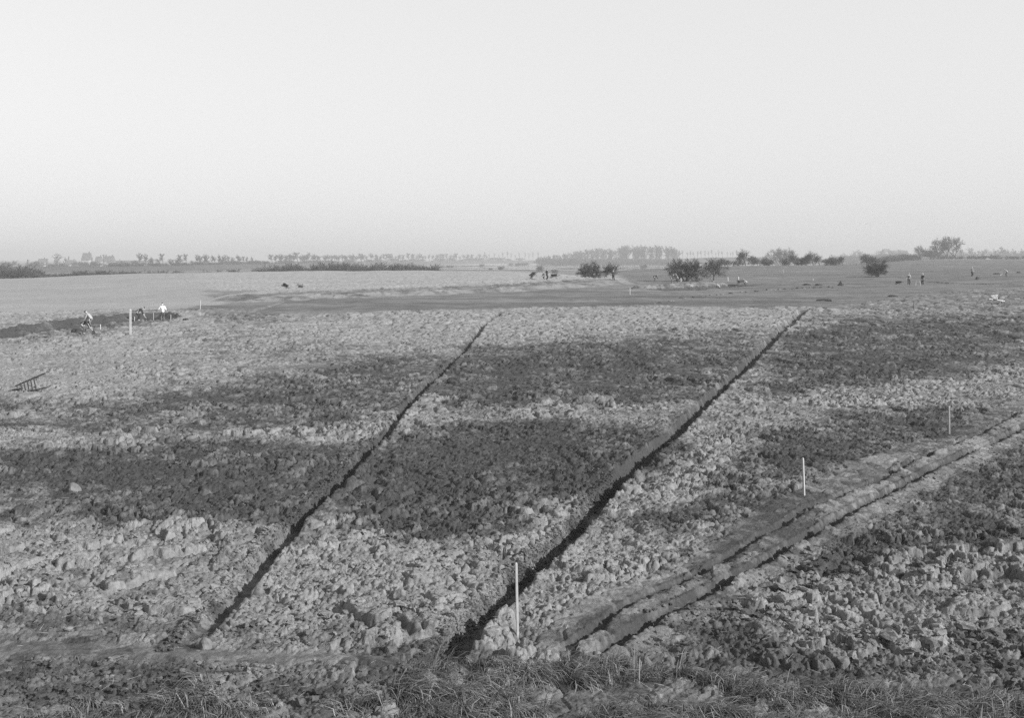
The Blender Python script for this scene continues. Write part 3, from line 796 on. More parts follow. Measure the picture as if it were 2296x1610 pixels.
stake(2049, 695, 17, 'weathered grey stake at the edge of the ploughed land on the right', wpx=3, mat=M_WOOD)

def heap(u, v, wpx, hpx, name, label, cat, mat, group=None, seed=1, peak=0.0, depth=.8, sub=3):
    x, y = at(u, v); z = ground_z(x, y); w, h = px(y, wpx), px(y, hpx)
    bm = bmesh.new(); bmesh.ops.create_icosphere(bm, subdivisions=sub, radius=1.0)
    rnd = random.Random(seed); ph = [rnd.uniform(0, 6) for _ in range(6)]
    for vt in bm.verts:
        c = vt.co
        k = 1 + .18 * math.sin(3.1 * c.x + ph[0]) * math.sin(2.7 * c.y + ph[1]) + .12 * math.sin(6.3 * c.x + ph[2]) + .10 * math.sin(7.7 * c.y + 5 * c.z + ph[3]) + rnd.gauss(0, .035)
        zz = max(c.z, -.25)
        taper = 1 - peak * max(zz, 0) ** .7
        vt.co = (c.x * k * w / 2 * taper, c.y * k * w / 2 * depth * taper, zz * h * (.85 + .15 * k))
    me = bpy.data.meshes.new(name); bm.to_mesh(me); bm.free()
    me.polygons.foreach_set('use_smooth', np.zeros(len(me.polygons), bool))
    o = link(name, me, mat); o.location = (x, y, z); o.rotation_euler = (0, 0, rnd.uniform(-.3, .3))
    return tag(o, label, cat, group)
heap(1884.5, 641.5, 15, 11.5, 'earth_heap', 'tall pointed dark heap of earth standing alone on the grass', 'heap', M_EARTH_DARK, peak=.75, seed=2)
heap(1808, 641, 16, 4, 'earth_heap', 'low dark clump on the grass, left of two below the faint peg', 'heap', M_EARTH_DARK, seed=3)
heap(1833.6, 641.5, 17, 4, 'earth_heap', 'long low dark clump on the grass, between its neighbour and the pointed heap', 'heap', M_EARTH_DARK, seed=4)
heap(1846, 676, 40, 4.5, 'earth_heap', 'long flat dark spread of turf just beyond the far end of the right trench', 'heap', M_EARTH_DARK, seed=5, depth=.3)
heap(2000, 666, 24, 4, 'earth_heap', 'dark turned clump at the grassy edge above the ploughed right field', 'heap', M_EARTH_DARK, seed=6, depth=.4)
heap(416, 720, 15, 4.5, 'earth_heap', 'small dark clump right of the man in the white shirt', 'heap', M_EARTH_DARK, seed=7)
heap(174, 743, 22, 8, 'earth_heap', 'black heap of wet earth beside the stooping digger on the left', 'heap', M_EARTH_DARK, seed=8)
heap(103, 755, 19, 3.5, 'earth_heap', 'flat dark clump left of the black heap in the pit', 'heap', M_EARTH_DARK, seed=9)
heap(1332, 631, 8, 8, 'earth_heap', 'small round dark heap on the ditch bank left of the standing man', 'heap', M_EARTH_DARK, seed=10)
heap(1362, 628, 22, 4, 'earth_heap', 'ragged dark heap of earth right of the small round heap', 'heap', M_EARTH_DARK, seed=11, depth=.5)
heap(1015, 858, 30, 13, 'earth_heap', 'dark turned clump of sods right of the left trench, halfway up', 'heap', M_EARTH_DARK, seed=12)
heap(2093, 634, 14, 4, 'earth_heap', 'dark crumbly heap at the start of the thin far right trench', 'heap', M_EARTH_DARK, seed=13)
heap(2234, 614.5, 16, 3, 'earth_heap', 'low dark spoil left of the stooping man at the far right', 'heap', M_EARTH_DARK, seed=14, depth=.4)
heap(2283, 613, 12, 3, 'earth_heap', 'low dark spoil right of the stooping man at the far right', 'heap', M_EARTH_DARK, seed=15, depth=.4)
heap(459, 1462, 30, 24, 'clay_lump', 'big pale lump of clay lying at the near end of the left trench', 'lump', M_EARTH_PALE, seed=16, sub=3)
heap(219, 1398, 30, 18, 'clay_lump', 'smooth pale oval lump lying in the soil near the left edge', 'lump', M_EARTH_PALE, seed=17, depth=.6)
heap(163, 1098, 30, 19, 'clay_lump', 'pale rounded clod standing out of the dark band on the left', 'lump', M_EARTH_PALE, seed=18)
heap(2190, 626.5, 9, 7.5, 'basket', 'round dark basket on the grass in front of the standing man with the pale top', 'basket', M_WOOD_DARK, seed=19, sub=2)
rr = random.Random(3)
for i in range(30):                     # a thrown-out row of sods across the grass
    t = i / 29 + rr.uniform(-.012, .012)
    uu = 1469 + t * 400; vv = 681.5 - 37 * t - 9 * math.sin(math.pi * t) + rr.uniform(-1.2, 1.2)
    heap(uu, vv, rr.uniform(4, 11), rr.uniform(1.6, 3.2), 'turf_sod', 'one of the small sods strung in a row across the grass strip', 'sod',
         M_EARTH_DARK if rr.random() < .45 else M_EARTH_PALE, 'sods in a row across the grass', seed=40 + i, sub=2, depth=.5)
for i in range(26):                     # pale and dark clods thrown up behind the pit
    uu = 1492 + rr.uniform(0, 112); vv = 637 + rr.uniform(-1.5, 1.5)
    heap(uu, vv, rr.uniform(4, 9), rr.uniform(2.2, 4), 'thrown_clod', 'one of the clods thrown up along the back edge of the dark pit', 'clod',
         M_EARTH_DARK if rr.random() < .5 else M_EARTH_PALE, 'clods thrown up behind the pit', seed=90 + i, sub=2)

def box(bm, c, size, mtx=None):
    r = bmesh.ops.create_cube(bm, size=1.0)
    M = Matrix.Translation(c) @ (mtx if mtx is not None else Matrix.Identity(4)) @ Matrix.Diagonal((*size, 1))
    bmesh.ops.transform(bm, matrix=M, verts=r['verts'])
def bar(bm, a, b, w, h=None):
    a, b = Vector(a), Vector(b); d = b - a
    q = d.to_track_quat('Z', 'Y').to_matrix().to_4x4()
    box(bm, (a + b) / 2, (w, h or w, d.length), q)
def bm_obj(name, bm, mat, parent=None, smooth=False):
    me = bpy.data.meshes.new(name); bm.to_mesh(me); bm.free()
    me.polygons.foreach_set('use_smooth', np.full(len(me.polygons), smooth))
    return link(name, me, mat, parent)

def wheelbarrow(loc, rot, label, wood, tray=True, scale=1.0, name='wheelbarrow', group=None):
    """old wooden barrow: origin under the wheel axle, handles towards +X"""
    t = empty(name, loc, 0, label, 'wheelbarrow', group); t.rotation_euler = rot; t.scale = (scale,) * 3
    R_ = .21
    for s in (-1, 1):
        bm = bmesh.new(); bar(bm, (-.06, s * .16, R_), (.62, s * .25, .34), .05, .07); bar(bm, (.60, s * .247, .335), (1.48, s * .33, .56), .045, .06)
        bm_obj('shaft', bm, wood, t)
    bm = bmesh.new()
    for k in range(5):
        x = .22 + k * .17; z = .27 + k * .04; bar(bm, (x, -.24 - k * .012, z + .03), (x, .24 + k * .012, z + .03), .05, .025)
    bm_obj('cross_slats', bm, wood, t)
    for s in (-1, 1):
        bm = bmesh.new(); bar(bm, (.86, s * .29, .42), (.92, s * .31, 0), .045, .045); bm_obj('leg', bm, wood, t)
    bm = bmesh.new(); n = 16
    for k in range(n):
        a0, a1 = 2 * math.pi * k / n, 2 * math.pi * (k + 1) / n
        bar(bm, (R_ * math.cos(a0), 0, R_ + R_ * math.sin(a0)), (R_ * math.cos(a1), 0, R_ + R_ * math.sin(a1)), .045, .04)
    w = bm_obj('wheel', bm, M_IRON, t)
    bm = bmesh.new()
    for k in range(3):
        a0 = math.pi * k / 3; bar(bm, (R_ * math.cos(a0), 0, R_ + R_ * math.sin(a0)), (-R_ * math.cos(a0), 0, R_ - R_ * math.sin(a0)), .035, .03)
    bm_obj('spokes', bm, wood, w)
    bm = bmesh.new(); bar(bm, (0, -.19, R_), (0, .19, R_), .03, .03); bm_obj('axle', bm, M_IRON, t)
    if tray:
        bm = bmesh.new()
        v = [bm.verts.new(p) for p in ((.20, -.2, .34), (.20, .2, .34), (.90, .26, .50), (.90, -.26, .50), (-.02, -.36, .72), (-.02, .36, .72), (1.02, .46, .78), (1.02, -.46, .78))]
        for f in ((0, 1, 2, 3), (0, 4, 5, 1), (1, 5, 6, 2), (3, 2, 6, 7)[0:0] or (0, 3, 7, 4)): bm.faces.new([v[i] for i in f])
        r = bmesh.ops.solidify(bm, geom=bm.faces[:], thickness=.025)
        bm_obj('tray', bm, wood, t)
    return t
x, y, z = stand(80, 881)
wheelbarrow((x - .66, y, z + .05), (R(80), R(-15), R(4)), 'dark slatted wheelbarrow tipped on its side at the left edge of the field', grey('grey_brown_wood', .05, .85, .3, 12, .3), tray=False, scale=.9)
x, y, z = stand(2242, 683)
wheelbarrow((x + .3, y + .2, z + .02), (R(-4), R(6), R(215)), 'pale wooden wheelbarrow with flared tray on the right field edge', M_WOOD_PALE, scale=1.25)
x, y, z = stand(640, 657)
wheelbarrow((x - .5, y, z + .45), (R(10), R(34), 0), 'dark wheelbarrow tipped up on the pale bank, left of the upturned one', M_WOOD_DARK, scale=.7)
x, y, z = stand(673, 652)
wheelbarrow((x - .3, y, z + .55), (R(180), 0, R(20)), 'dark wheelbarrow turned upside down on the pale bank', M_WOOD_DARK, scale=.65)
x, y, z = stand(1196, 634)
wheelbarrow((x - .3, y, z), (0, R(-32), R(20)), 'dark wheelbarrow tilted up left of the two people on the ditch bank', M_WOOD_DARK)
x, y, z = stand(1243, 633)
wheelbarrow((x - .6, y, z), (0, 0, R(10)), 'small dark wheelbarrow standing right of the tall man in the dark coat', M_WOOD_DARK)
x, y, z = stand(2017, 639)
wheelbarrow((x - .6, y, z), (0, 0, R(8)), 'dark low wheelbarrow left of the man in the dark waistcoat', M_WOOD_DARK, scale=.75)
x, y, z = stand(1664, 639)
wheelbarrow((x - .7, y, z), (0, 0, R(25)), 'dark slatted wheelbarrow left of the crouching pale worker', M_WOOD)

def trestle(u, v, hpx, label):
    x, y, z = stand(u, v); h = px(y, hpx); bm = bmesh.new()
    t = empty('trestle', (x, y, z), .2, label, 'trestle')
    for s in (-1, 1):
        bm = bmesh.new(); bar(bm, (s * .35, -.12, 0), (s * .28, 0, h), .06); bar(bm, (s * .35, .12, 0), (s * .28, 0, h), .06); bm_obj('leg', bm, M_WOOD_PALE, t)
    bm = bmesh.new(); bar(bm, (-.4, 0, h), (.4, 0, h), .05, .04); bm_obj('top_rail', bm, M_WOOD, t)
trestle(2057, 639.5, 10, 'small pale trestle between the two men at the far right')

# ------------------------------------------------------------------ people
def ik(a, b, l1, l2, hint):
    a, b, hint = Vector(a), Vector(b), Vector(hint)
    d = b - a; L = min(d.length, (l1 + l2) * .995); dn = d.normalized()
    c = (l1 * l1 - l2 * l2 + L * L) / (2 * L); hgt = math.sqrt(max(l1 * l1 - c * c, 1e-5))
    o = hint - hint.dot(dn) * dn
    if o.length < 1e-4: o = Vector((1, 0, 0))
    return a + dn * c + o.normalized() * hgt, a + dn * L
def skin(name, verts, edges, radii, mat, parent, sub=1, root=0):
    me = bpy.data.meshes.new(name + '_skeleton'); me.from_pydata([tuple(v) for v in verts], edges, [])
    o = bpy.data.objects.new(name, me); C.objects.link(o)
    o.modifiers.new('skin', 'SKIN').use_smooth_shade = True
    sv = me.skin_vertices[0].data
    for i, r in enumerate(radii): sv[i].radius = r if isinstance(r, tuple) else (r, r); sv[i].use_root = (i == root)
    ss = o.modifiers.new('sub', 'SUBSURF'); ss.levels = ss.render_levels = sub
    dg = bpy.context.evaluated_depsgraph_get(); dg.update()
    m2 = bpy.data.meshes.new_from_object(o.evaluated_get(dg))
    bpy.data.objects.remove(o); bpy.data.meshes.remove(me)
    m2.name = name
    return link(name, m2, mat, parent)
def person(u, v, label, face=0.0, lean=5, knees=.02, hands=((-.22, .1, .82), (.22, .1, .82)), top=M_DARK, legs=M_DARK, hat='cap', hat_mat=None,
           height=1.70, look=10, feet=((-.11, 0), (.11, 0)), waistcoat=None, dz=0.0):
    x, y, z = stand(u, v, dz)
    t = empty('person', (x, y, z), face, label, 'person', 'workers at the dig')
    k = height / 1.72; t.scale = (k, k, k)
    th = R(lean); hz = .90 - knees
    hip = Vector((0, -math.sin(th) * .16, hz)); dv = Vector((0, math.sin(th), math.cos(th)))
    mid = hip + dv * .22; chest = hip + dv * .42; neck = hip + dv * .56
    lt = R(lean * .75 + look - 10); dh = Vector((0, math.sin(lt), math.cos(lt)))
    head = neck + dh * .15; crown = neck + dh * .235; fwd = Vector((0, math.cos(lt), -math.sin(lt)))
    V_ = [hip, mid, chest, neck, head, crown]; E_ = [(0, 1), (1, 2), (2, 3), (3, 4), (4, 5)]
    RR = [.125, .118, .135, .055, .088, .06]
    arms = []; lgs = []
    for s, tg in ((-1, hands[0]), (1, hands[1])):
        sh = chest + Vector((s * .185, 0, 0)) + dv * .06
        el, wr = ik(sh, tg, .29, .27, (s * .25, -.7, -.4))
        fd = (wr - el).normalized(); palm = wr + fd * .06
        i0 = len(V_); V_ += [sh, el, wr, palm]; RR += [.062, .045, .030, .034]
        E_ += [(2, i0), (i0, i0 + 1), (i0 + 1, i0 + 2), (i0 + 2, i0 + 3)]
        sidev = Vector((s, 0, 0)); sidev = (sidev - sidev.dot(fd) * fd).normalized()
        upv = fd.cross(sidev)
        for q, L in ((-.024, .062), (-.008, .072), (.008, .068), (.024, .055)):
            a_ = palm + fd * .03 + upv * q; b_ = a_ + fd * L * .6 - sidev * .01; c_ = b_ + fd * L * .3 - sidev * .03
            j = len(V_); V_ += [a_, b_, c_]; RR += [.010, .009, .008]; E_ += [(i0 + 3, j), (j, j + 1), (j + 1, j + 2)]
        j = len(V_); V_ += [palm + upv * .045 - sidev * .01, palm + upv * .06 + fd * .04 - sidev * .02]; RR += [.011, .009]; E_ += [(i0 + 3, j), (j, j + 1)]
        arms.append((sh, el, wr))
    for s, ft in zip((-1, 1), feet):
        hj = hip + Vector((s * .09, 0, -.03)); an = Vector((ft[0], ft[1], .09))
        kn, an = ik(hj, an, .42, .41, (s * .1, 1, 0)); toe = an + Vector((s * .03, .15, -.05))
        i0 = len(V_); V_ += [hj, kn, an, toe]; RR += [.085, .058, .042, .036]; E_ += [(0, i0), (i0, i0 + 1), (i0 + 1, i0 + 2), (i0 + 2, i0 + 3)]
        lgs.append((hj, kn, an, toe))
    nose = head + fwd * .098 - dh * .01; chin = head - dh * .07 + fwd * .06
    j = len(V_); V_ += [nose, chin]; RR += [.016, .035]; E_ += [(4, j), (4, j + 1)]
    for s in (-1, 1):
        j = len(V_); V_ += [head + Vector((s * .088, 0, 0)) - fwd * .01]; RR += [.018]; E_ += [(4, j)]
    skin('body', V_, E_, RR, M_SKIN, t)
    # clothes follow the body
    V_ = [hip - dv * .09, mid, chest, neck - dv * .035]; RR = [.150, .142, .158, .085]; E_ = [(0, 1), (1, 2), (2, 3)]
    for sh, el, wr in arms:
        i0 = len(V_); V_ += [sh, el, wr - (wr - el) * .08]; RR += [.078, .062, .048]; E_ += [(2, i0), (i0, i0 + 1), (i0 + 1, i0 + 2)]
    skin('jacket' if top is not M_WHITE and top is not M_PALE else 'shirt', V_, E_, RR, top, t)
    if waistcoat:
        skin('waistcoat', [hip, mid, chest, chest + dv * .1], [(0, 1), (1, 2), (2, 3)], [.156, .152, .172, .12], waistcoat, t)
    V_ = [hip + dv * .09, hip - Vector((0, 0, .03))]; RR = [.150, .145]; E_ = [(0, 1)]
    for hj, kn, an, toe in lgs:
        i0 = len(V_); V_ += [hj - Vector((0, 0, .06)), kn, an + Vector((0, 0, .03))]; RR += [.105, .082, .070]; E_ += [(1, i0), (i0, i0 + 1), (i0 + 1, i0 + 2)]
    skin('trousers', V_, E_, RR, legs, t)
    for hj, kn, an, toe in lgs:
        skin('boot', [an + Vector((0, 0, .06)), an + Vector((0, -.01, -.03)), toe - Vector((0, .05, 0)), toe], [(0, 1), (1, 2), (2, 3)], [.056, .054, .046, .036], M_BOOT, t)
    if hat == 'cap':
        hm = hat_mat or M_DARK
        skin('cap', [crown - dh * .03 - fwd * .03, crown + dh * .025, crown + fwd * .07 - dh * .02, crown + fwd * .125 - dh * .035], [(0, 1), (1, 2), (2, 3)], [.088, .08, .07, .03], hm, t)
    else:
        skin('hair', [head - fwd * .035 + dh * .02, crown - fwd * .01 + dh * .02, crown + fwd * .04], [(0, 1), (1, 2)], [.075, .08, .06], M_DARK, t)
    return t
def shovel(loc, tip, label, blade_mat=None, name='shovel'):
    """long handle from loc (top) down to tip, with a blade"""
    a_, b_ = Vector(loc), Vector(tip); d = (b_ - a_).normalized(); n = d.cross(Vector((0, 1, 0))).normalized()
    t = empty(name, b_, 0, label, 'shovel')
    bm = bmesh.new(); bar(bm, a_ - b_, -d * .25, .04); bar(bm, a_ - b_ - n * .07, a_ - b_ + n * .07, .04); bm_obj('handle', bm, M_WOOD_PALE, t)
    bm = bmesh.new(); pts = [(-.07, -.30), (.07, -.30), (.10, -.22), (.095, -.05), (0, .02), (-.095, -.05), (-.10, -.22)]
    c_ = d.cross(n)
    v_ = [bm.verts.new(n * p + d * q + c_ * (.03 * abs(p) / .1)) for p, q in pts]; bm.faces.new(v_); bmesh.ops.solidify(bm, geom=bm.faces[:], thickness=.012)
    bm_obj('blade', bm, blade_mat or M_IRON, t)
    return t
LOW = ((-.16, .62, .42), (.14, .55, .55))
RGT, LFT = R(-90), R(90)            # facing right / left in the photograph
person(187, 746, 'digger in dark clothes bent over in the pit beside the black heap, left', RGT, lean=62, knees=.10, hands=LOW, look=25, top=M_DARK, legs=M_MID)
person(202, 738, 'digger in pale work clothes leaning forward beside the dark bent digger', LFT, lean=40, knees=.06, hands=((-.15, .45, .7), (.15, .5, .55)), look=20, top=M_PALE, legs=M_PALE, height=1.62)
person(309.5, 712, 'digger all in dark clothes stooping on the dark cut edge, right of the tall pole', R(-80), lean=55, knees=.05, hands=LOW, look=25)
person(364.7, 717, 'man in a bright white shirt and dark cap holding a long pole', R(35), lean=12, hands=((-.42, .35, .98), (.30, .2, .92)), top=M_WHITE, legs=M_MID, height=1.74)
person(1225.5, 635, 'tall man in a dark coat standing on the ditch bank, seen from the side', R(-60), lean=3, top=M_DARK, legs=M_DARK, hands=((-.2, .15, .9), (.2, .15, .9)), height=1.78)
person(1220, 635, 'short stooping figure in dark clothes close beside the tall man in the coat', R(70), lean=30, knees=.16, hands=((-.15, .45, .7), (.18, .45, .75)), height=1.5)
person(1374.5, 632, 'man in dark clothes standing in front of the round tree on the path', R(10), lean=2, top=M_DARK, legs=M_DARK, hat_mat=M_MID)
person(1467, 631, 'man in dark jacket bent to the right on the ditch edge, pale head low', RGT, lean=72, knees=.04, hands=LOW, look=15, hat='hair', top=M_DARK, legs=M_MID)
person(1505, 634.5, 'left of two stooping workers facing each other at the pit', RGT, lean=38, knees=.06, hands=((-.15, .5, .6), (.15, .5, .5)), top=M_MID, legs=M_MID, hat_mat=M_PALE)
person(1518.5, 634.5, 'right of two stooping workers facing each other at the pit', LFT, lean=30, knees=.05, hands=((-.15, .5, .6), (.15, .5, .5)), top=M_MID, legs=M_DARK, hat_mat=M_PALE)
person(1611, 645, 'worker with a pale back bent over in the dark pit, seen from behind', R(25), lean=58, knees=.10, hands=LOW, look=25, top=M_PALE, legs=M_DARK, hat='hair')
person(1672, 639.5, 'worker in pale clothes crouching beside a slatted wheelbarrow right of the pit', LFT, lean=48, knees=.38, hands=((-.15, .5, .4), (.15, .5, .3)), look=15, top=M_PALE, legs=M_MID, hat_mat=M_PALE)
person(2036.5, 639, 'man in dark waistcoat over pale shirt sleeves facing the camera by a wheelbarrow', R(180), lean=4, top=M_PALE, legs=M_DARK, waistcoat=M_DARK, hat_mat=M_PALE, height=1.86, hands=((-.3, .06, .84), (.3, .06, .84)))
person(2068.5, 639, 'slim man in dark clothes and pale cap standing at the end of the thin trench', R(120), lean=3, top=M_DARK, legs=M_DARK, hat_mat=M_PALE, hands=((-.15, .2, .8), (.2, .2, .8)), height=1.84)
person(2178, 619.5, 'man in pale top and dark trousers standing on the upper pasture', R(-75), lean=4, top=M_PALE, legs=M_DARK, hat_mat=M_PALE, waistcoat=None, hands=((-.2, .25, 1.0), (.2, .25, 1.0)), height=1.84)
person(2256, 619.5, 'worker in pale shirt bent to the left with a shovel at the far right', R(80), lean=50, knees=.06, hands=((-.15, .55, .6), (.15, .45, .8)), look=15, top=M_PALE, legs=M_MID, hat_mat=M_PALE)
x, y, z = stand(2256, 619.5); shovel((x - .35, y, z + .95), (x - 1.15, y, z + .1), 'shovel in the hands of the bent worker at the far right', M_STAKE)
x, y, z = stand(187, 746); shovel((x + .35, y, z + .75), (x + .9, y, z + .05), 'shovel held by the bent digger in the left pit')
x, y, z = stand(309.5, 712); shovel((x + .35, y, z + .7), (x + 1.0, y, z + .05), 'shovel held by the stooping digger on the dark cut edge')
x, y, z = stand(364.7, 717)
bm = bmesh.new(); bar(bm, (-2.6, 0, 0), (0, .05, .10), .07, .05)
o = bm_obj('long_pole', bm, M_WOOD_DARK); o.location = (x - .45, y + .2, z + .96); tag(o, 'long dark pole held out level by the man in the white shirt', 'pole')

# ------------------------------------------------------------------ trees and bushes
def at_far(u, y, z):
    return ((u - U0) / F * y, y, z)
def tree_uv(kind, seed, u, v, top, name, label, cat, group=None, width=1.0, sink=0.0):
    x, y = at(u, v); z = ground_z(x, y)
    return tree(kind, seed, (x, y, z - sink), px(y, v - top) * 1.06, name, label, cat, group, width * 1.08)
tree_uv('thorn', 2, 1325, 624, 582, 'bush', 'upright bushy bare bush in the hollow, left of the round tree', 'bush', width=.95)
tree_uv('round', 2, 1377, 628, 589, 'tree', 'round bare tree with a clear trunk, right of the upright bush', 'tree', width=1.5)
tree_uv('thorn', 3, 1535, 631, 577, 'bush', 'wide spreading bare thorn bush behind the two stooping men', 'bush', width=1.05)
tree_uv('round', 4, 1599, 631, 578.5, 'bush', 'dense dark bare bush right of the wide spreading one', 'bush', width=1.0)
tree_uv('thorn', 5, 1966, 621, 580, 'bush', 'solitary windswept dark bush on the pasture at right', 'bush', width=1.0)
tree_uv('thorn', 6, 1211, 609, 592, 'bush', 'small bushy shrub behind the crest above the tall man', 'bush', width=1.0, sink=.3)
tree_uv('thorn', 7, 1243, 612, 602, 'bush', 'low grey shrub right of the small bushy one at the crest', 'bush', width=1.8, sink=.3)

# far hedges, hedgerow and parkland trees, all in their own places
def plain_d(v, z=-4.0): return (EYE - z) * F / (v - V0)
def far_tree(kind, seed, u, y, z, top, label, cat='tree', group=None, width=1.0, name=None):
    zt = EYE - (top - V0) / F * y
    return tree(kind, seed, at_far(u, y, z), zt - z, name or ('shrub' if cat == 'shrub' else 'tree'), label, cat, group, width)
rt = random.Random(12)
# dark hedge at the left end, behind the brow of the pale field
for u, top in ((-40, 588), (-18, 590), (4, 591), (22, 590), (38, 593), (52, 598), (66, 602), (80, 608)):
    far_tree('shrub', 1 + rt.randrange(4), u, 300 + rt.uniform(-12, 12), -3.2, top, 'dark bare shrub in the tall hedge at the far left edge', 'shrub', 'hedge at the far left edge', 1.2)
for u, top in ((110, 612), (124, 611), (140, 612), (152, 612), (180, 605), (192, 604), (203, 606), (232, 604), (244, 606), (274, 605), (284, 608), (300, 607), (316, 607)):
    far_tree('shrub', 1 + rt.randrange(4), u, 330 + rt.uniform(-12, 12), -3.5, top, 'low dark shrub behind the brow of the pale field on the left', 'shrub', 'low shrubs behind the left brow', 1.5)
for u, top in ((341, 604), (353, 604), (366, 607), (392, 602), (404, 605), (474, 602), (524, 601), (572, 600), (584, 601), (598, 602), (609, 604)):
    far_tree('shrub', 1 + rt.randrange(4), u, 350 + rt.uniform(-12, 12), -3.6, top, 'small dark shrub in the broken row left of the thick hedge', 'shrub', 'broken row of shrubs left of the hedge', 1.1)
for u, top in ((624, 590), (640, 588), (658, 589), (676, 590), (694, 589), (712, 594), (728, 593), (744, 586), (760, 587), (778, 588), (795, 590), (812, 588), (828, 588), (845, 589), (862, 594), (880, 587), (896, 590), (905, 593), (936, 590), (950, 589), (964, 592)):
    far_tree('shrub', 1 + rt.randrange(4), u, 345 + rt.uniform(-14, 14), -3.3, top - 1 + rt.uniform(-3, 4), 'bushy shrub in the thick dark hedge behind the pale field', 'shrub', 'thick hedge behind the pale field', rt.uniform(1.1, 1.6))
far_tree('round', 4, 919, 338, -3.2, 586.5, 'tall round-headed tree standing out of the thick dark hedge', width=1.1)
for u, v, top in ((980, 601, 595), (990, 601, 595.5), (1005, 601, 594.5), (1013, 601, 595), (1080, 599, 590.5), (1099, 606, 601), (1123, 606, 595), (1145, 597, 589.5), (1160, 597, 588), (1170, 596, 588.5), (1180, 596, 587.5), (1443, 603, 591), (1501, 600, 588)):
    d = plain_d(v); far_tree('shrub', 1 + rt.randrange(4), u, d, -4, top, 'small dark bush dotted on the pale wet plain behind the field', 'bush', 'bushes dotted on the far plain', 1.2, 'bush')
# hedgerow on the skyline of the pasture, right of the middle
HR = ((1564, 598, 581, .9), (1618, 599, 577, 1.1), (1630, 596, 581, 1.2), (1643, 595, 583, 1.4), (1655, 595, 578, 1.2), (1685, 594, 571, 1.0), (1698, 594, 577, 1.4), (1714, 594, 573, 1.1), (1727, 594, 580, 1.2), (1753, 594, 577, 1.0),
      (1768, 593, 570, 1.0), (1793, 593, 573, 1.2), (1808, 593, 571, 1.2), (1837, 593, 569, 1.1), (1850, 593, 578, 1.5), (1864, 593, 569.5, 1.0), (1876, 593, 577, 1.3), (1889, 593, 570.5, 1.0), (1938, 592, 567, 1.0), (1953, 590, 570, 1.1))
for u, v, top, w in HR:
    y = 362 + rt.uniform(-10, 10); z = float(base((u - U0) / F * y, y)) - .3
    far_tree(rt.choice(('round', 'thorn', 'round')), rt.randrange(1, 6), u, y, z, top, 'bare bushy tree in the hedgerow along the pasture skyline', 'tree', 'hedgerow trees along the pasture skyline', w)
for u, top, w, lab in ((1671, 556.5, 1.15, 'tallest round-headed tree at the left end of the skyline hedgerow'), (1782, 565, 1.1, 'tall dense tree in the middle group of the skyline hedgerow'), (1823, 561.5, 1.3, 'broad domed tree with clear trunk in the skyline hedgerow')):
    y = 366; z = float(base((u - U0) / F * y, y)) - .2
    far_tree('round', 2, u, y, z, top, lab, 'tree', None, w)
for u, top, sd in ((1746, 551, 7), (1762, 552, 2)):
    far_tree('parkland', sd, u, 800, -4, top, 'open-branched tall bare tree rising hazily behind the skyline hedgerow', 'tree', 'pair of tall bare trees behind the hedgerow', .9)
# parkland trees on the rise at the right
for u, top, sd, w, lab in ((2105, 530, 4, .82, 'left tree of the great clump on the rise, its trunk forked low'), (2123, 527, 1, .80, 'middle tree of the great clump of bare trees on the rise'),
                           (2142, 528.5, 10, .90, 'right tree of the great clump, leaning out over the pasture'), (2064, 547, 9, .9, 'single smaller bare tree left of the great clump on the rise')):
    y = 690; z = float(base((u - U0) / F * y, y)) - .3
    far_tree('parkland', sd, u, y, z, top, lab, 'tree', None, w)
for u, top in ((1975, 574), (1992, 572), (2005, 570), (2020, 566), (2034, 567), (2046, 570), (2088, 559), (2112, 572), (2130, 572), (2152, 573), (2176, 572), (2190, 573), (2204, 571), (2228, 569), (2240, 574), (2262, 573), (2274, 573), (2300, 572), (2325, 570)):
    y = 715 + rt.uniform(-14, 14); z = float(base((u - U0) / F * y, y)) - .4
    far_tree('shrub', 1 + rt.randrange(4), u, y, z, top, 'hazy shrub in the low hedge along the rise at the right', 'shrub', 'low hedge along the rise at the right', 1.6)
for i in range(38):
    u = 2070 + i * 9 + rt.uniform(-3, 3)
    far_tree('woodland', 1 + rt.randrange(4), u, 1500 + rt.uniform(-60, 60), -4, 560 + rt.uniform(-8, 5), 'pale hazy tree in the far wood beyond the rise at right', 'tree', 'far wood beyond the rise', 1.0)
for i in range(62):
    u = 1890 + i * 8 + rt.uniform(-4, 4)
    far_tree('shrub', 1 + rt.randrange(4), u, 1420 + rt.uniform(-60, 60), -4, 573 + rt.uniform(-6, 3), 'hazy thicket shrub at the foot of the far trees on the right', 'shrub', 'hazy thicket on the right horizon', 2.0)
for i in range(24):
    u = 1895 + i * 9 + rt.uniform(-3, 3)
    far_tree('woodland', 1 + rt.randrange(4), u, 1700 + rt.uniform(-60, 60), -4, 563 + rt.uniform(-5, 5), 'faint hazy tree in the band between hedgerow and great clump', 'tree', 'faint far trees left of the great clump', .9)

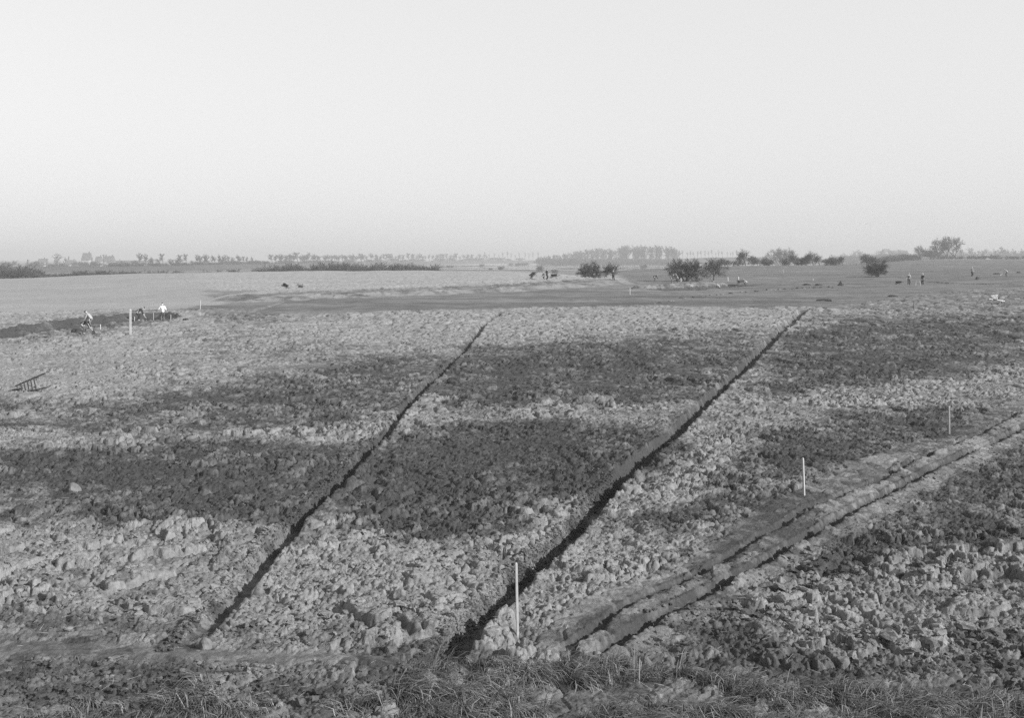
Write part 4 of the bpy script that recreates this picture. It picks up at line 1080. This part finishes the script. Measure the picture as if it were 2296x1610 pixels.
# standing water on the plain: long pale strips
M_WATER, _n, _l, _b = mat_new("still_water")
_b.inputs['Base Color'].default_value = (.05, .05, .05, 1); _b.inputs['Roughness'].default_value = .12; _b.inputs['IOR'].default_value = 1.33
def water_strip(u0, u1, d0, d1, seed):
    r_ = random.Random(seed); n = 28; V_ = []; ph = r_.uniform(0, 6)
    for k in range(n):
        t = k / (n - 1); u = u0 + (u1 - u0) * t; e = min(1, 6 * t, 6 * (1 - t)) ** .6
        m_ = (d0 + d1) / 2 + .16 * (d1 - d0) * math.sin(5 * t + ph); hw = (d1 - d0) / 2 * e * (1 + .25 * math.sin(17 * t + ph))
        V_.append(at_far(u, m_ - hw, -3.55)); V_.append(at_far(u, m_ + hw, -3.55))
    me = bpy.data.meshes.new("water"); me.from_pydata(V_, [], [(2 * k, 2 * k + 2, 2 * k + 3, 2 * k + 1) for k in range(n - 1)]); me.update()
    o = link("water", me, M_WATER); o['kind'] = 'structure'
for i_, (u0, u1, d0, d1) in enumerate(((960, 1620, 1380, 1420 + 90), (1020, 1660, 1180, 1300), (1000, 1560, 1010, 1120), (1080, 1900, 1560, 1590), (900, 1300, 880, 960), (1240, 1640, 900, 980), (1690, 1830, 1150, 1420), (880, 1120, 1250, 1330), (2140, 2230, 1000, 1060))):
    water_strip(u0, u1, d0, d1, i_)

# the river dyke, a long low bank across the plain
def dyke(name, pts, width, z0=-4.6):
    """pts: (u, distance, crest height)"""
    P = [(*at_far(u, y, 0)[:2], h) for u, y, h in pts]
    V_, Fc = [], []
    for i, (x, y, h) in enumerate(P):
        ax, ay = P[max(i - 1, 0)][:2]; bx, by = P[min(i + 1, len(P) - 1)][:2]
        L = math.hypot(bx - ax, by - ay); nx, ny = -(by - ay) / L, (bx - ax) / L
        for o_, z in ((-1, z0), (-.22, h - .3), (-.12, h), (.12, h), (.22, h - .3), (1, z0)): V_.append((x + nx * o_ * width, y + ny * o_ * width, z))
    for i in range(len(P) - 1):
        for k in range(5): Fc.append((6 * i + k, 6 * i + 6 + k, 6 * i + 7 + k, 6 * i + 1 + k))
    me = bpy.data.meshes.new(name); me.from_pydata(V_, [], Fc); me.update()
    o = link(name, me, M_DYKE); o['kind'] = 'structure'
    return o
DY = [(-900, 700, 0), (-100, 705, .0), (200, 740, 0), (400, 840, .2), (560, 1020, .2), (700, 1260, .2), (850, 1600, .3), (950, 1900, .5), (1100, 2150, 1.6), (1300, 2250, 2.2), (1520, 1950, 5.0), (1600, 1700, 7.6), (1700, 1650, 8.0), (1800, 1650, 6.5), (1900, 1650, 2)]
dyke('dyke', DY, 34)
def dyke_at(u): 
    us = [p[0] for p in DY]; return float(np.interp(u, us, [p[1] for p in DY])), float(np.interp(u, us, [p[2] for p in DY]))
for u, top, kd, w in [(rt.uniform(300, 350), 566, 'avenue', 1) for _ in range(0)] + [(312, 566, 'avenue', 1.2), (325, 568, 'avenue', 1.1), (365, 567, 'avenue', 1.1), (338, 575, 'avenue', 1.3), (405, 570, 'avenue', 1.2), (418, 568, 'avenue', 1.1)]:
    y, z = dyke_at(u); far_tree(kd, 1 + rt.randrange(4), u, y + 30, -.5, top, 'tall thin hazy tree above the long roof of the far village', 'tree', 'tall thin trees in the far village', w)
for i in range(26):
    u = 270 + i * 12 + rt.uniform(-6, 6); y, z = dyke_at(u)
    far_tree('woodland', 1 + rt.randrange(4), u, y + 25, z - 2, rt.uniform(577, 590), 'low hazy tree in the broken line between the village and the avenue', 'tree', 'broken line of low trees right of the village', rt.uniform(1.0, 1.7))
for i in range(16):
    u = 440 + i * 8.2 + rt.uniform(-2, 2); y, z = dyke_at(u)
    far_tree(rt.choice(('avenue', 'woodland')), 1 + rt.randrange(4), u, y, z - .3, 573 + rt.uniform(-4, 3), 'hazy tree in the clump on the far dyke left of the avenue', 'tree', 'clump of trees on the far dyke', 1.1)
for i in range(37):
    u = 612 + i * 5.9 + rt.uniform(-3, 3); y, z = dyke_at(u)
    far_tree('avenue', 1 + rt.randrange(4), u, y, z - .3, (565 if i in (9, 14, 34) else 570.5) + rt.uniform(-2.5, 3), 'evenly grown tree in the avenue along the far dyke above the hedge', 'tree', 'avenue along the far dyke', rt.uniform(1.4, 1.9))
for i in range(44):
    u = 832 + i * 5.9 + rt.uniform(-3.5, 3.5); y, z = dyke_at(u)
    far_tree('avenue', 1 + rt.randrange(4), u, y, z - .3, 569.5 + rt.uniform(-3, 4), 'faint tree of the thin avenue on the dyke right of the thick hedge', 'tree', 'faint avenue on the dyke', rt.uniform(1.0, 1.8))
for i in range(66):
    u = 250 + i * 14 + rt.uniform(-6, 6); y, z = dyke_at(u)
    far_tree('shrub', 1 + rt.randrange(4), u, y - 10, z - .8, V0 + (EYE - z) / y * F - rt.uniform(2, 9), 'hazy undergrowth shrub along the foot of the far dyke trees', 'shrub', 'undergrowth on the far dyke', 2.2)
for i in range(13):
    u = 1090 + i * 9.5 + rt.uniform(-3, 3); y, z = dyke_at(u)
    far_tree('poplar', 1 + rt.randrange(3), u, y, z - .3, 566 + rt.uniform(-4, 5), 'spindly poplar on the dyke left of the far wood', 'tree', 'spindly poplars left of the far wood', 1.3)
for i in range(58):                                   # the wood in the middle
    t = i / 57; u = 1205 + 312 * t + rt.uniform(-3, 3); y = 1560 + rt.uniform(-70, 70)
    tp = np.interp(u, [1200, 1260, 1300, 1340, 1380, 1398, 1440, 1500, 1520], [575, 568, 560, 554, 558, 549, 548, 549, 556])
    far_tree('woodland', 1 + rt.randrange(4), u, y, -3.4, tp + rt.uniform(-1, 3), 'tree of the broad hazy wood on the horizon, right of centre', 'tree', 'broad hazy wood on the horizon', .85)
for i in range(44):
    u = 1215 + 300 * i / 43 + rt.uniform(-3, 3)
    far_tree('shrub', 1 + rt.randrange(4), u, 1440 + rt.uniform(-30, 30), -3.8, 580.5 + rt.uniform(-4, 2.5), 'undergrowth shrub along the foot of the broad hazy wood', 'shrub', 'undergrowth of the hazy wood', 1.6)
for i in range(17):
    u = 1524 + i * 8.0 + rt.uniform(-2, 2); y, z = dyke_at(u)
    far_tree('poplar', 1 + rt.randrange(3), u, y, z - .5, 562 + rt.uniform(-4, 4), 'spindly hazy poplar on the dyke right of the far wood', 'tree', 'spindly poplars right of the far wood', 1.5)

# far village on the left and long roofs on the right
def house(u, y, wpx, top, label, eave=.55, z=-4.0, depth=8.0, chim=1, rows=1, rz=0.0, cat='house', name='house'):
    w = px(y, wpx); H = EYE - (top - V0) / F * y - z; he = H * eave
    x = (u - U0) / F * y
    t = empty(name, (x, y, z), rz, label, cat)
    bm = bmesh.new(); box(bm, (0, 0, he / 2), (w, depth, he))
    bm_obj('wall', bm, M_WALL, t)
    bm = bmesh.new(); o_ = .3
    a_ = [bm.verts.new(p) for p in ((-w / 2 - o_, -depth / 2 - o_, he - .05), (w / 2 + o_, -depth / 2 - o_, he - .05), (w / 2 + o_, depth / 2 + o_, he - .05), (-w / 2 - o_, depth / 2 + o_, he - .05), (-w / 2 - o_, 0, H), (w / 2 + o_, 0, H))]
    for f in ((0, 1, 5, 4), (2, 3, 4, 5), (0, 4, 3), (1, 2, 5), (0, 3, 2, 1)): bm.faces.new([a_[i] for i in f])
    r = bm_obj('roof', bm, M_ROOF, t)
    for c in range(chim):
        bm = bmesh.new(); cx = (-.35 + .7 * c) * w if chim > 1 else w * .3
        box(bm, (cx, 0, H + .2), (.7, .7, 2.0)); box(bm, (cx, 0, H + 1.25), (.9, .9, .2)); bm_obj('chimney', bm, M_ROOF, r)
    n = max(2, int(w / 3.2))
    for k in range(n):
        bx = -w / 2 + (k + .5) * w / n
        bm = bmesh.new(); box(bm, (bx, -depth / 2 - .02, he * .55), (1.1, .08, 1.5)); f = bm_obj('window', bm, M_STAKE, t)
        bm = bmesh.new(); box(bm, (bx, -depth / 2 - .06, he * .55), (.9, .06, 1.3)); bm_obj('pane', bm, M_GLASS, f)
    return t
house(195, 1000, 17, 567, 'pale gabled house of the far village, tallest beside the thin dark post', depth=9, chim=1)
house(222, 1000, 12, 575, 'small dark-roofed house right of the tall gabled house', chim=1)
house(245, 1010, 20, 574, 'wide low house beside the telegraph pole in the far village', chim=2)
house(296, 1030, 78, 584, 'long low building with a grey roof right of the village', eave=.7, chim=2, depth=14)
house(95, 1050, 16, 580, 'small hazy house at the left end of the far village', chim=1)
house(160, 1020, 20, 583, 'low hazy house right of the broad tree in the village', chim=1)
house(1986, 1750, 14, 558, 'hazy block with a flat pale roof left of a longer one', eave=.8, chim=0, depth=20)
house(2017, 1760, 30, 561, 'long hazy roof on the skyline left of the small bare tree', eave=.75, chim=0, depth=20)
house(2213, 1000, 17, 575, 'pale low wall of a building showing between hedges at right', eave=.8, chim=0, depth=10, z=1)
def chimney_stack(u, y, wpx, top, label):
    r0 = px(y, wpx) / 2; H = EYE - (top - V0) / F * y + 4
    bm = bmesh.new()
    vs = [[bm.verts.new((r * math.cos(t), r * math.sin(t), z)) for t in [2 * math.pi * k / 12 for k in range(12)]] for r, z in ((r0 * 1.25, 0), (r0, H * .95), (r0 * 1.2, H * .955), (r0 * 1.2, H), (r0 * .7, H), (r0 * .7, H - 1))]
    for a_, b_ in zip(vs[:-1], vs[1:]):
        for k in range(12): bm.faces.new((a_[k], a_[(k + 1) % 12], b_[(k + 1) % 12], b_[k]))
    o = bm_obj('factory_chimney', bm, M_ROOF); o.location = at_far(u, y, -4); tag(o, label, 'chimney')
chimney_stack(63, 1040, 4.5, 582, 'squat hazy chimney at the left end of the village')
chimney_stack(106, 1040, 4.0, 580, 'straight hazy chimney left of the broad village tree')
chimney_stack(154, 1040, 2.6, 574.5, 'slender hazy chimney right of the broad village tree')
bm = bmesh.new(); H = 13.5; bar(bm, (0, 0, 0), (0, 0, H), .45); bar(bm, (-1.6, 0, H - .6), (1.6, 0, H - .2), .3); bar(bm, (-1.2, 0, H - 2), (1.2, 0, H - 1.7), .3)
o = bm_obj('telegraph_pole', bm, M_WOOD_DARK); o.location = at_far(232, 990, -4); tag(o, 'dark telegraph pole with crossarms among the village houses', 'pole')
far_tree('woodland', 2, 129, 1060, -4, 567, 'broad hazy tree rising above the far village roofs', width=1.0)
far_tree('avenue', 3, 146, 1060, -4, 576, 'smaller hazy tree right of the broad village tree')
for u, top in ((20, 583), (80, 583), (178, 585), (212, 585), (262, 583), (280, 586), (118, 588), (140, 589)):
    far_tree('shrub', 1 + rt.randrange(4), u, 960 + rt.uniform(-20, 20), -4, top, 'hazy garden shrub in front of the far village houses', 'shrub', 'garden shrubs of the far village', 1.6)

# ------------------------------------------------------------------ air
def build_haze():
    bm = bmesh.new(); bmesh.ops.create_cube(bm, size=1.0)
    me = bpy.data.meshes.new("haze"); bm.to_mesh(me); bm.free()
    o = bpy.data.objects.new("haze", me); C.objects.link(o); o['kind'] = 'stuff'
    o.scale = (32000, 16000, 50); o.location = (0, 3000, 16)
    m = bpy.data.materials.new("air"); m.use_nodes = True
    n, l = m.node_tree.nodes, m.node_tree.links
    n.clear()
    v = n.new('ShaderNodeVolumePrincipled'); out = n.new('ShaderNodeOutputMaterial')
    v.inputs['Color'].default_value = (.62, .62, .62, 1); v.inputs['Density'].default_value = 0.00052
    l.new(v.outputs[0], out.inputs['Volume']); me.materials.append(m)
build_haze()
